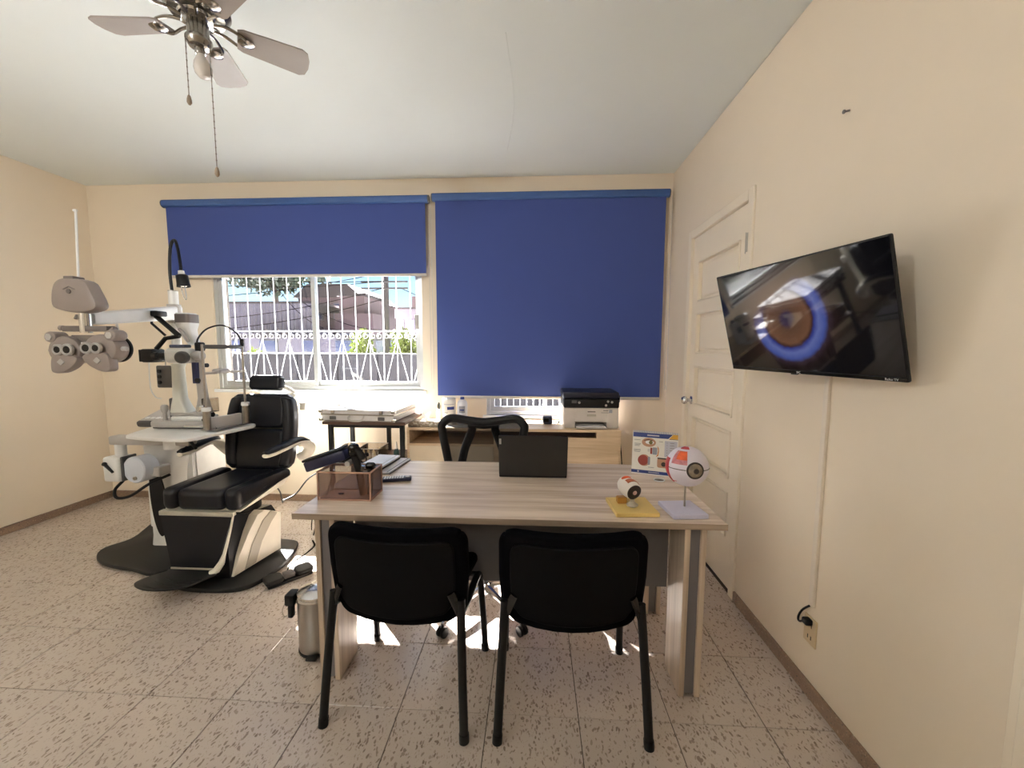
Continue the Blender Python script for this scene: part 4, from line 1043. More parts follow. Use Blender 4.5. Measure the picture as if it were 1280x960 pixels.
# ------------------------------------------------------------------ pedal bin
t = thing('pedal_bin', 'small round brushed steel pedal bin beside the left desk leg', 'bin', (-1.022, 1.742, 0)); X0, Y0 = -1.022, 1.742
MB().lathe([(.083, 0), (.086, .003), (.086, .012), (.083, .016)], (X0, Y0, 0), n=32).build('base_ring', m_blk, t)
MB().lathe([(.083, .016), (.0835, .245), (.086, .25), (.086, .262), (.083, .264)], (X0, Y0, 0), n=32).build('bin_body', m_steel, t)
MB().lathe([(.087, .265), (.0875, .275), (.083, .285), (.06, .296), (.03, .302), (.002, .303)], (X0, Y0, 0), n=32).build('lid', mat('crinkled_steel', (216, 216, 216), .16, 1.0, bump=(22, .9)), t)
MB().cbox((X0-.102, Y0-.028, .258), (.045, .06, .055), .008).build('hinge_box', m_blk, t)
MB().cbox((X0-.098, Y0-.045, .205), (.022, .03, .06), .006).build('handle_bracket', m_blk, t)
MB().tube(smooth_path([(X0-.12, Y0-.05, .25), (X0-.135, Y0-.055, .21), (X0-.13, Y0-.05, .175), (X0-.112, Y0-.045, .185)], 5), .003, 6).build('carry_handle', m_chrome, t)
MB().cbox((X0+.02, Y0-.093, .012), (.05, .03, .012), .004).build('pedal', m_blk, t)

# ------------------------------------------------------------------ examination chair
EO = Vector((-1.995, 2.45, 0)); EA = 0.0
ex = thing('examination_chair', 'navy padded examination chair with white pedestal and footplate by the slit lamp', 'chair', EO, EA); E_ = XF[ex.name]
op = [(w_.x, w_.y) for w_ in smooth_path([(a, c, 0) for a, c in ((-.27, -.20), (-.10, -.33), (.125, -.352), (.29, -.326), (.352, -.24), (.374, -.13), (.368, .02), (.33, .17), (.26, .255), (.0, .27), (-.26, .26))], 4, True)]
MB().prism(op, .001, .030, M=E_, bev=.008).build('base_plate', m_charc, ex)
# pedestal: dark core, white side shells with a grey swoosh
core = [(-.245, .031), (.20, .031), (.20, .27), (.16, .33), (-.10, .37), (-.16, .40), (-.245, .40)]
MB().prism(core, -.165, .165, M=E_, axis='x').build('pedestal_core', m_navy, ex)
def flare(y): return .176+.26*(y+.25)*.95
for s_ in (-1, 1):
    sidep = [(-.235, .035), (.095, .05), (.11, .30), (.05, .335), (-.01, .365), (-.06, .35), (-.12, .27), (-.19, .15)]
    q = MB(); q.loft([[E_ @ Vector((s_*.1655, y, z)) for y, z in sidep], [E_ @ Vector((s_*flare(y), y, z)) for y, z in sidep]]); q.build('side_shell', m_cream_sh, ex, smooth=False)
    sw = [(-.165, .042), (-.095, .05), (-.045, .17), (.03, .27), (.075, .312), (.03, .342), (-.03, .30), (-.11, .18)]
    q = MB(); q.loft([[E_ @ Vector((s_*(flare(y)+.0005), y, z)) for y, z in sw], [E_ @ Vector((s_*(flare(y)+.007), y, z)) for y, z in sw]]); q.build('swoosh_panel', m_taupe_sh, ex, smooth=False)
MB().lathe([(.12, .36), (.12, .40), (.10, .415), (.10, .44)], E_ @ Vector((0.05, .02, 0)), n=28).build('swivel_collar', m_blk, ex)
q = MB(); q.loft([[E_ @ Vector(p) for p in r] for r in ([(-.215, -.21, .432), (.225, -.21, .432), (.235, .20, .462), (-.225, .20, .462)], [(-.235, -.225, .452), (.245, -.225, .452), (.258, .25, .525), (-.248, .25, .525)])])
q.build('seat_shell', m_cream_sh, ex, smooth=False)
def seatfn(q, p):
    t = (p[1]+1)/2; return (q.x, q.y, q.z+(.075*t if p[2] < 0 else -.010*t+.008*(1-p[0]**2)*-1)*(1 if abs(p[2]) > .5 else .5))
MB().rbox((.005, 0, .512), (.30, .50, .135), .04, 7, None, seatfn, E_).build('seat', m_navy, ex)
for s_ in (-1, 1):
    MB().rbox((s_*.205+.005, 0, .518), (.10, .51, .148), .045, 7, None, lambda q, p: (q.x+s_*.012*p[1], q.y, seatfn(q, p)[2]), E_).build('seat_bolster', m_navy, ex)
# leg rest and footplate
q = MB(); rr0 = [(-.235, -.262, .425), (.215, -.262, .425), (.215, -.240, .425), (-.235, -.240, .425)]; rr1 = [(-.165, -.285, .115), (.115, -.285, .115), (.115, -.262, .115), (-.165, -.262, .115)]
q.loft([[E_ @ Vector(p) for p in rr0], [E_ @ Vector(p) for p in rr1]]); q.build('leg_rest', m_navy, ex, smooth=False)
MB().box(-.238, .220, -.268, -.232, .425, .452, .003, 1, M=E_).build('trim_strip', m_taupe_sh, ex, smooth=False)
q = MB(); q.tube([E_ @ Vector(p) for p in ((.220, -.255, .45), (.205, -.262, .36), (.165, -.278, .20), (.150, -.285, .15))], [.006, .006, .010, .018], 8)
q.tube([E_ @ Vector(p) for p in ((.150, -.285, .15), (.125, -.295, .11), (.095, -.305, .095))], [.018, .02, .016], 8); q.build('hinge_arm', m_cream_sh, ex)
MB().box(-.165, .115, -.290, -.286, .106, .116, M=E_).build('hinge_strip', m_taupe_sh, ex, smooth=False)
fo = [(w_.x, w_.y) for w_ in smooth_path([(a, c, 0) for a, c in ((-.165, -.275), (-.185, -.30), (-.225, -.345), (-.255, -.40), (-.24, -.44), (-.15, -.475), (-.04, -.475), (.06, -.44), (.105, -.36), (.11, -.285))], 4, True)]
MB().prism(fo, .085, .098, M=E_, bev=.003).build('footplate', m_charc, ex)
q = MB()
for k in range(3): q.tube([E_ @ Vector((-.18+.03*k+.22*t/8, -.44+.035*k+.03*math.sin(t/8*PI)*-1, .0985)) for t in range(9)], .0025, 5)
q.build('tread_ribs', m_blk, ex)
# backrest: centre cushion, two side bolsters, shell, head rest
BM = E_ @ Matrix.Translation((.0, .318, .528)) @ Matrix.Rotation(R(-9), 4, 'X')
def bend_b(q, p): return (q.x, q.y-.6*q.x*q.x, q.z)
MB().rbox((0, .0, .15), (.36, .085, .30), .03, 7, None, bend_b, BM).build('lower_back_cushion', m_navy, ex)
def topr(q, p): return (q.x*(1-.10*max(0, p[2])**2), q.y-.6*q.x*q.x, q.z)
MB().rbox((0, .0, .435), (.36, .085, .25), .03, 7, (1, .05), topr, BM).build('upper_back_cushion', m_navy, ex)
for s_ in (-1, 1):
    def bol(q, p, s_=s_): return (q.x-s_*.045*max(0, p[2])**3-s_*.03*max(0, -p[2])**3, q.y-.02, q.z)
    MB().rbox((s_*.215, -.005, .285), (.085, .105, .545), .035, 7, (0, .05), bol, BM).build('back_bolster', m_navy, ex)
MB().rbox((0, .065, .285), (.44, .05, .50), .02, 6, (1, .09), None, BM).build('back_shell', m_cream_sh, ex)
MB().rbox((.005, .0, .642), (.25, .075, .115), .028, 7, (1, .03), lambda q, p: (q.x, q.y-.35*q.x*q.x, q.z), BM).build('head_rest', m_navy, ex)
q = MB(); q.tube(smooth_path([BM @ Vector(p) for p in ((.02, .04, .64), (.10, .07, .61), (.16, .085, .57), (.17, .09, .50))], 4), .016, 10)
q.box(-.09, .19, .055, .10, .53, .57, .012, 2, M=BM); q.build('head_rest_bracket', m_cream_sh, ex)
MB().box(.225, .27, .055, .085, .44, .50, .006, 2, M=BM).build('back_hook', m_cream_sh, ex)
for s_ in (-1, 1):
    pth = smooth_path([(s_*.285, -.05, .735), (s_*.292, .02, .738), (s_*.305, .12, .748), (s_*.318, .24, .757), (s_*.328, .29, .750)], 4)
    q = MB(); q.tube([E_ @ p for p in pth], [.013+.009*math.sin(PI/2*min(1, k/5)) for k in range(len(pth))], 12, flat=1.5)
    q.tube(smooth_path([E_ @ Vector(p) for p in ((s_*.322, .25, .752), (s_*.338, .32, .735), (s_*.335, .37, .69), (s_*.295, .39, .635), (s_*.24, .385, .61))], 4), [.024+.012*math.sin(PI*k/16) for k in range(17)], 12, flat=1.2)
    ar = q.build('armrest', m_cream_sh, ex)
    q = MB(); q.tube([E_ @ (p+Vector((0, 0, .017))) for p in pth]+[E_ @ Vector((s_*.345, .335, .742)), E_ @ Vector((s_*.352, .375, .70))], [.011+.010*math.sin(PI/2*min(1, k/5)) for k in range(len(pth))]+[.018, .012], 12, flat=1.6); q.build('arm_pad', m_navy, ar)
q = MB(); q.tube(smooth_path([E_ @ Vector(p) for p in ((.20, .24, .33), (.26, .30, .36), (.33, .36, .46), (.46, .42, .53))], 5), .005, 6); q.build('release_lever', m_blk, ex)
q = MB(); q.tube(smooth_path([E_ @ Vector(p) for p in ((.22, .20, .33), (.20, .21, .40), (.17, .20, .46))], 4), .005, 6); q.build('cable', m_inst3, ex)
# foot control beside the chair
fc = thing('foot_control', 'black double foot pedal on the floor beside the examination chair', 'pedal', (-1.55, 2.29, 0))
Mf = Matrix.Translation((-1.505, 2.272, 0)) @ Matrix.Rotation(R(48), 4, 'Z')
MB().box(-.125, .125, -.05, .05, .001, .018, .006, 2, M=Mf).build('base', m_blk, fc)
for s_ in (-1, 1): MB().rbox((s_*.085, 0, .032), (.10, .11, .026), .010, 4, (2, .03), None, Mf).build('foot_pad', m_charc, fc)
MB().box(-.03, .03, -.03, .03, .018, .045, .006, 2, M=Mf).build('centre_switch', m_inst3, fc)
MB().tube(smooth_path([Mf @ Vector((0, .05, .02)), (-1.58, 2.42, .012), (-1.54, 2.52, .03), (-1.56, 2.66, .012), (-1.62, 2.74, .01)], 6), .004, 6).build('cable', m_blkc, fc)
tag(MB().tube(smooth_path([(-1.66, 2.82, .01), (-1.62, 2.80, .10), (-1.56, 2.82, .17), (-1.60, 2.84, .20), (-1.68, 2.86, .14), (-1.72, 2.90, .012)], 6), .004, 6).build('floor_cable', m_blkc), 'thin black cable looping up off the floor behind the examination chair', 'cable')

# ------------------------------------------------------------------ instrument stand (column, cabinet, table arm, pole arm and lamp)
st = thing('instrument_stand', 'white ophthalmic instrument stand with column, table, pole arm and lamp', 'stand', (-2.65, 2.62, 0))
uo = [(w_.x, w_.y) for w_ in smooth_path([(a, c, 0) for a, c in ((-2.30, 2.285), (-2.55, 2.285), (-2.78, 2.33), (-2.93, 2.41), (-3.0, 2.52), (-2.95, 2.67), (-3.05, 2.95), (-3.02, 3.18), (-2.6, 3.22), (-2.35, 2.95))], 4, True)]
MB().prism(uo, .001, .028, bev=.008).build('base_plate', m_charc, st)
q = MB(); q.loft([[(x, y, z) for x, y in rrect(w_, d_, .05, 5, -2.632+ox_, 2.66)] for z, w_, d_, ox_ in ((.029, .165, .19, 0), (.10, .155, .18, 0), (.50, .165, .19, .01), (.74, .20, .22, .02), (.79, .20, .22, .02))])
q.build('column', m_inst, st)
out = [(.052*math.cos(2*PI*k/28), .27*math.sin(2*PI*k/28)) for k in range(28)]
q = MB(); q.prism(out, -.012, .012, M=Matrix.Translation((-2.615, 2.570, .37)) @ Matrix.Rotation(R(-3), 4, 'Y'), axis='y'); q.build('column_inlay', m_blk, st)
MB().box(-2.98, -2.60, 2.84, 3.17, .029, .80, .012, 2).build('cabinet', m_inst, st)
MB().box(-2.598, -2.593, 2.87, 3.14, .10, .76, .002, 1).build('cabinet_door', m_inst, st)
cp = MB(); Mp = Matrix.Translation((-2.90, 2.93, .865)) @ Matrix.Rotation(R(18), 4, 'X')
cp.box(-.14, .14, -.09, .13, -.03, .022, .02, 3, M=Mp); cpo = cp.build('control_panel', m_inst3, st)
q = MB(); q.box(-.115, .115, -.07, .11, .023, .027, .002, 1, M=Mp); q.build('key_pad', m_inst2, cpo)
for k in range(5):
    q = MB(); q.box(-.095+k*.042, -.065+k*.042, -.045, -.02, .027, .031, .001, 1, M=Mp); q.build('key', m_inst, cpo)
# gearbox and table arm
MB().box(-2.775, -2.66, 2.36, 2.47, .555, .72, .018, 3).build('gear_box', m_inst, st)
g2 = MB(); g2.lathe([(.002, -.05), (.085, -.05), (.092, -.042), (.092, .042), (.085, .05), (.002, .05)], (-2.565, 2.42, .635), (-.15, -1, 0), 32, sx=.95, sy=.98); g2.build('round_cover', mat('pale_blue_cover', (206, 212, 224), .25), st)
MB().cyl((-2.557, 2.366, .585), (-2.557, 2.358, .585), .012, n=14).build('bolt', m_steel, st)
MB().box(-2.66, -2.645, 2.37, 2.47, .56, .72, .004, 1).build('seam_ring', m_inst3, st)
MB().box(-2.50, -2.44, 2.41, 2.50, .58, .645, .006, 1).build('arm_clamp', m_inst2, st)
MB().tube([(-2.53, 2.44, .60), (-2.60, 2.53, .56)], .03, 12).build('arm_link', m_inst2, st)
q = MB(); q.tube([(-2.742, 2.352, .675), (-2.69, 2.35, .625)], [.010, .007], 8); q.sphere((-2.745, 2.352, .678), .014, 12, 8); q.build('lock_lever', m_blk, st)
MB().tube(smooth_path([(-2.68, 2.40, .555), (-2.72, 2.38, .50), (-2.69, 2.36, .455), (-2.62, 2.38, .46), (-2.54, 2.42, .52), (-2.50, 2.46, .545), (-2.45, 2.50, .57)], 6), .009, 8).build('hose', m_blk, st)
MB().cyl((-2.70, 2.42, .72), (-2.70, 2.42, .80), .030, n=18).build('arm_post', m_inst, st)
MB().box(-2.745, -2.20, 2.385, 2.455, .795, .852, .010, 2).build('table_arm', m_inst2, st)
MB().cyl((-2.33, 2.42, .775), (-2.33, 2.42, .858), .055, n=24).build('swivel', m_inst, st)
q = MB(); q.tube([(-2.20, 2.40, .825), (-2.13, 2.36, .79)], .009, 8); q.sphere((-2.205, 2.40, .828), .014, 10, 8); q.build('lock_lever', m_blk, st)
tt = [(w_.x, w_.y) for w_ in smooth_path([(a, c, 0) for a, c in ((-2.46, 2.27), (-2.30, 2.235), (-2.12, 2.212), (-2.055, 2.235), (-2.02, 2.36), (-1.965, 2.60), (-1.968, 2.67), (-2.0, 2.718), (-2.10, 2.728), (-2.35, 2.730), (-2.60, 2.755), (-2.655, 2.74), (-2.645, 2.66), (-2.54, 2.33))], 5, True)]
MB().prism(tt, .862, .884, bev=.006).build('table_top', m_inst, st)
# pole, arm, gooseneck lamp, small control unit
PX, PY = -2.618, 2.80
MB().cyl((PX, PY, .70), (PX, PY, 1.83), .030, n=20).build('pole', m_inst, st)
MB().cyl((PX, PY, 1.83), (PX, PY, 1.835), .031, n=20).build('pole_cap', m_steel, st)
q = MB(); aL = Vector((-2.455, 2.12, 1.585)); aR = Vector((PX, PY, 1.675))
dd = (aR-aL); u0 = Vector((-dd.y, dd.x, 0)).normalized()
def sect(c, w_, h_): return [c+u0*a+Vector((0, 0, 1))*bb for a, bb in rrect(w_, h_, .012, 3)]
q.loft([sect(aL-dd*.04, .05, .058), sect(aL, .062, .070), sect(aL+dd*.5, .066, .084), sect(aR, .07, .098), sect(aR+dd*.06, .06, .09)]); q.build('phoropter_arm', m_inst, st)
MB().cyl((PX, PY, 1.60), (PX, PY, 1.735), .042, n=20).build('arm_clamp', m_inst2, st)
MB().cyl((PX+.045, PY-.03, 1.60), (PX+.06, PY-.05, 1.60), .013, n=12).build('clamp_knob', m_blk, st)
MB().tube([aL+dd*.22+Vector((0, 0, -.035)), aL+dd*.22+Vector((.008, 0, -.11))], .007, 8).build('cable_hook', m_inst, st)
q = MB(); q.tube(smooth_path([(PX-.006, PY, 1.83), (PX-.012, PY, 1.98), (PX+.015, PY-.01, 2.14), (PX+.058, PY-.02, 2.185), (PX+.092, PY-.035, 2.12), (PX+.112, PY-.045, 2.01), (PX+.118, PY-.05, 1.955)], 6), .010, 8); q.build('gooseneck', m_blk, st)
lh = MB(); lh.lathe([(.018, 0), (.020, .022), (.020, .026)], (PX+.118, PY-.05, 1.965), (.12, 0, -1), 16); lh.build('lamp_collar', m_inst, st)
lh = MB(); lh.lathe([(.028, 0), (.036, .006), (.038, .06), (.041, .085), (.036, .086), (.033, .06), (.02, .055)], (PX+.121, PY-.05, 1.938), (.12, 0, -1), 22); lmp = lh.build('lamp_shade', m_blk, st)
lh = MB(); lh.sphere((PX+.130, PY-.05, 1.868), (.024, .024, .016), 14, 8); lh.build('bulb', mat('reading_bulb', (240, 236, 226), .3, emit=((255, 244, 225), .5)), lmp)
q = MB(); q.tube(smooth_path([(PX+.113, PY-.055, 1.86), (PX+.128, PY-.06, 1.80), (PX+.143, PY-.06, 1.765), (PX+.153, PY-.06, 1.775), (PX+.146, PY-.06, 1.86)], 5), .003, 6); q.build('guard_loop', m_chrome, lmp)
MB().rbox((PX-.03, PY-.06, 1.215), (.13, .05, .16), .010, 4).build('power_unit', m_inst3, st)
q = MB()
for z in (1.175, 1.215, 1.255): q.cyl((PX-.065, PY-.086, z), (PX-.065, PY-.094, z), .013, n=12)
q.build('unit_knobs', m_blk, st)
MB().cyl((PX-.05, PY-.05, 1.295), (PX-.05, PY-.05, 1.38), .004, n=8).build('unit_wire', m_inst2, st)

# ------------------------------------------------------------------ slit lamp on the table
SZ = .885
sl_ = thing('slit_lamp', 'white and grey slit lamp microscope standing on the instrument table', 'microscope', (-2.36, 2.56, SZ))
q = MB(); q.prism([(w_.x, w_.y) for w_ in smooth_path([(a, c, 0) for a, c in ((-2.56, 2.53), (-2.53, 2.475), (-2.40, 2.465), (-2.22, 2.50), (-2.195, 2.56), (-2.22, 2.65), (-2.40, 2.66), (-2.54, 2.64))], 4, True)], SZ+.010, SZ+.052, bev=.012); q.build('base', m_inst2, sl_)
MB().box(-2.54, -2.14, 2.49, 2.62, SZ+.001, SZ+.010, .002, 1).build('slide_plate', m_inst3, sl_)
for y in (2.475, 2.655): MB().cyl((-2.30, y, SZ+.02), (-2.08, y, SZ+.02), .009, n=12).build('rail', m_chrome, sl_)
j = MB(); j.lathe([(.016, 0), (.013, .02), (.011, .05), (.016, .06), (.022, .075), (.022, .095), (.015, .105), (.002, .108)], (-2.475, 2.52, SZ+.05), (0, 0, 1), 18); j.build('joystick', m_inst2, sl_)
MB().box(-2.42, -2.18, 2.50, 2.62, SZ+.052, SZ+.082, .008, 2).build('cross_stage', m_inst, sl_)
MB().box(-2.43, -2.20, 2.51, 2.61, SZ+.083, SZ+.105, .006, 2).build('upper_stage', m_inst2, sl_)
MB().cyl((-2.20, 2.555, SZ+.088), (-2.165, 2.555, SZ+.088), .016, n=14).build('stage_knob', m_blk, sl_)
MB().cyl((-2.21, 2.52, SZ+.06), (-2.185, 2.50, SZ+.06), .012, n=12).build('stage_knob', m_blk, sl_)
q = MB(); q.loft([[(x, y, SZ+z) for x, y in rrect(w_, d_, .02, 4, cx, 2.56)] for z, w_, d_, cx in ((.105, .13, .09, -2.38), (.15, .10, .08, -2.39), (.20, .07, .07, -2.395), (.40, .062, .062, -2.395), (.43, .07, .07, -2.39))]); q.build('microscope_arm', mat('warm_white', (216, 216, 206), .3), sl_)
MB().box(-2.455, -2.42, 2.53, 2.59, SZ+.06, SZ+.20, .01, 2).build('lock_handle', m_inst3, sl_)
MB().rbox((-2.36, 2.55, SZ+.485), (.17, .10, .10), .03, 6).build('microscope_head', m_inst, sl_)
MB().lathe([(.036, 0), (.04, .008), (.04, .03), (.03, .04)], (-2.30, 2.505, SZ+.475), (.3, -1, 0), 22).build('magnification_drum', m_inst3, sl_)
for dy in (-.03, .03): MB().lathe([(.02, 0), (.02, .05), (.027, .055), (.027, .085), (.02, .09)], (-2.435, 2.55+dy, SZ+.485), (-1, 0, -.05), 18).build('eyepiece', m_blk, sl_)
MB().lathe([(.024, 0), (.03, .03), (.028, .07)], (-2.28, 2.55, SZ+.485), (1, 0, 0), 20).build('objective', m_inst2, sl_)
q = MB(); q.box(-2.60, -2.515, 2.50, 2.60, SZ+.44, SZ+.53, .012, 2)
for k in range(4): q.box(-2.615, -2.60, 2.505+.024*k, 2.52+.024*k, SZ+.445, SZ+.525, .003, 1)
q.build('camera_adapter', m_blk, sl_)
q = MB()
q.tube([(-2.53, 2.55, SZ+.53), (-2.46, 2.55, SZ+.60), (-2.37, 2.56, SZ+.615)], .014, 8); q.tube([(-2.37, 2.56, SZ+.615), (-2.46, 2.55, SZ+.70), (-2.53, 2.55, SZ+.76)], .016, 8)
q.tube([(-2.46, 2.55, SZ+.62), (-2.55, 2.55, SZ+.70), (-2.54, 2.55, SZ+.745)], .008, 8); q.box(-2.575, -2.47, 2.51, 2.59, SZ+.745, SZ+.78, .008, 2); q.build('phone_holder', m_blk, sl_)
MB().rbox((-2.36, 2.55, SZ+.548), (.11, .06, .022), .008, 4).build('head_cap', mat('slate_blue', (64, 70, 92), .4), sl_)
# illumination tower
q = MB(); q.loft([[(x, y, SZ+z) for x, y in rrect(w_, d_, .012, 3, -2.245+ox_, 2.575)] for z, w_, d_, ox_ in ((.105, .085, .07, 0), (.16, .06, .06, 0), (.20, .05, .05, .0), (.36, .046, .046, -.01), (.52, .04, .04, -.005))]); q.build('illumination_tower', m_inst2, sl_)
q = MB(); q.loft([[(x, y, SZ+z) for x, y in rrect(.04, .05, .008, 3, -2.262, 2.56)] for z in (.30, .44)]); q.build('filter_housing', mat('deep_blue_housing', (46, 52, 92), .35), sl_)
MB().cyl((-2.245, 2.545, SZ+.32), (-2.245, 2.532, SZ+.32), .016, n=14).build('slit_knob', m_blk, sl_)
MB().cyl((-2.215, 2.575, SZ+.42), (-2.20, 2.575, SZ+.42), .014, n=12).build('slit_knob', m_blk, sl_)
MB().rbox((-2.245, 2.575, SZ+.545), (.045, .05, .06), .012, 4).build('prism_head', m_blk, sl_)
q = MB(); q.loft([[(x, y, SZ+z) for x, y in rrect(w_, w_, .02, 4, -2.335+ox_, 2.60)] for z, w_, ox_ in ((.555, .06, .035), (.60, .07, .01), (.66, .085, -.01), (.695, .10, -.01), (.745, .10, -.012), (.77, .09, -.014))]); lhp = q.build('lamp_house', m_inst, sl_)
q = MB(); q.loft([[(x, y, SZ+z) for x, y in rrect(.103, .103, .02, 4, -2.346, 2.60)] for z in (.705, .762)]); q.build('vent_band', m_phor2, lhp)
MB().tube(smooth_path([(-2.30, 2.55, SZ+.58), (-2.30, 2.52, SZ+.63), (-2.34, 2.53, SZ+.66)], 4), .010, 8).build('cable', m_inst2, sl_)
# chin rest frame
FXa, FXb = Vector((-2.105, 2.43, 0)), Vector((-2.045, 2.70, 0))
MB().box(-2.13, -2.015, 2.40, 2.72, SZ+.0105, SZ+.012, .0004, 1).build('frame_plate', m_chrome, sl_)
Mfr = Matrix.Translation((-2.10, 2.53, SZ+.006)) @ Matrix.Rotation(R(12), 4, 'Z')
MB().box(-.012, .012, -.07, .16, .012, .085, .004, 1, M=Matrix.Translation((-2.085, 2.50, SZ)) @ Matrix.Rotation(R(-13), 4, 'Z')).build('frame_base', m_inst2, sl_)
for P_, nm in ((FXa, 'post'), (FXb, 'post')):
    q = MB(); q.cyl(P_+Vector((0, 0, SZ+.012)), P_+Vector((0, 0, SZ+.13)), .022, n=18); q.cyl(P_+Vector((0, 0, SZ+.14)), P_+Vector((0, 0, SZ+.56)), .0075, n=12); o = q.build('frame_post', m_steel, sl_)
    MB().cyl(P_+Vector((0, 0, SZ+.13)), P_+Vector((0, 0, SZ+.155)), .026, n=18, bev=.004).build('post_cap', m_inst, o)
MB().tube(smooth_path([FXa+Vector((0, 0, SZ+.545)), FXa.lerp(FXb, .5)+Vector((.035, 0, SZ+.545)), FXb+Vector((0, 0, SZ+.545))], 6), .013, 8, flat=.5).build('forehead_band', m_inst3, sl_)
q = MB(); q.tube([FXa+Vector((0, 0, SZ+.375)), FXb+Vector((0, 0, SZ+.375))], .008, 8); q.rbox(FXa.lerp(FXb, .42)+Vector((0, 0, SZ+.385)), (.06, .10, .028), .012, 5); q.build('chin_rest', m_inst2, sl_)
cm = FXa.lerp(FXb, .5)
MB().tube(smooth_path([(-2.26, 2.57, SZ+.55), (-2.25, 2.57, SZ+.60), (-2.20, 2.59, SZ+.665), (-2.12, 2.63, SZ+.69), (-2.065, 2.68, SZ+.64), (-2.045, 2.70, SZ+.575)], 6), .0055, 8).build('fixation_cable', m_blk, sl_)
MB().cyl(FXb+Vector((0, 0, SZ+.55)), FXb+Vector((0, 0, SZ+.60)), .012, n=12).build('fixation_clamp', m_blk, sl_)
MB().tube(smooth_path([(-2.60, 2.56, SZ+.45), (-2.605, 2.56, SZ+.34), (-2.60, 2.56, SZ+.25), (-2.58, 2.57, SZ+.20), (-2.55, 2.58, SZ+.19)], 6), .0035, 6).build('thin_tube', m_inst, sl_)
MB().box(-2.225, -2.155, 2.53, 2.60, SZ+.105, SZ+.20, .004, 1).build('breath_shield', m_clear, sl_)
MB().lathe([(.03, 0), (.034, .01), (.03, .04), (.02, .05)], (-2.22, 2.53, SZ+.105), (0, 0, 1), 18).build('stage_cup', m_chrome, sl_)

# ------------------------------------------------------------------ phoropter hanging from the arm
PYd = 2.06
ph = thing('phoropter', 'taupe phoropter head hanging from the arm near the left wall', 'phoropter', (-2.42, PYd, 1.42))
pc = lambda x, y, dy=0: at(x, y, y=PYd+dy)
c0 = pc(104, 371)
out = [pc(*p) for p in ((84, 352), (95, 349), (116, 352), (124, 362), (132.5, 380), (131, 387), (120, 391), (105, 391.5), (92, 389.5), (80, 385), (77.5, 374), (79, 360))]
outp = [(v.x, v.z) for v in smooth_path(out, 3, True)]
MB().prism(outp, PYd-.055, PYd+.02, axis='y', bev=.014).build('arm_cover', m_phor, ph)
MB().prism(rrect(.055, .028, .006, 3, pc(98, 350).x, pc(98, 350).z), PYd-.05, PYd+.01, axis='y', bev=.004).build('top_clip', m_phor2, ph)
q = MB(); e0 = pc(101, 366); q.prism(circ(.012, 18, e0.x, e0.z), PYd-.060, PYd-.054, axis='y'); q.prism([(e0.x-.035, e0.z+.012), (e0.x, e0.z+.028), (e0.x+.035, e0.z+.012), (e0.x+.03, e0.z+.010), (e0.x, e0.z+.022), (e0.x-.03, e0.z+.010)], PYd-.058, PYd-.054, axis='y'); q.build('emblem', m_phor2, ph)
rt = pc(94.5, 263); rb_ = pc(98, 347)
MB().cyl(rb_, rt, .0055, n=10).build('near_point_rod', m_inst, ph)
MB().cyl(rt+Vector((-.012, 0, 0)), rt+Vector((.006, 0, 0)), .0065, n=8).build('rod_tip', m_inst, ph)
h0 = pc(106, 392); h1 = pc(108, 416)
MB().cyl(h0, h1, .026, n=22).build('hanger', m_chrome, ph)
MB().cyl(h0+Vector((-.02, -.02, -.01)), h0+Vector((-.02, -.03, -.03)), .008, n=10).build('hanger_knob', m_steel, ph)
q = MB(); l0 = pc(82, 410); l1 = pc(138, 412); q.prism(rrect((l1-l0).length, .030, .006, 3, (l0.x+l1.x)/2, (l0.z+l1.z)/2), PYd-.02, PYd+.03, axis='y', bev=.004); br = q.build('bridge', m_phor2, ph)
for p_, s_ in ((l0, -1), (l1, 1)):
    q = MB(); q.lathe([(.006, 0), (.006, .012), (.014, .014), (.014, .030), (.004, .034)], p_, (s_, 0, 0), 14); q.build('tilt_knob', m_phor, br)
q = MB(); z_ = pc(108, 424); q.prism(rrect(.17, .045, .008, 3, z_.x, z_.z), PYd-.005, PYd+.035, axis='y', bev=.004); q.build('centre_block', m_phor2, ph)
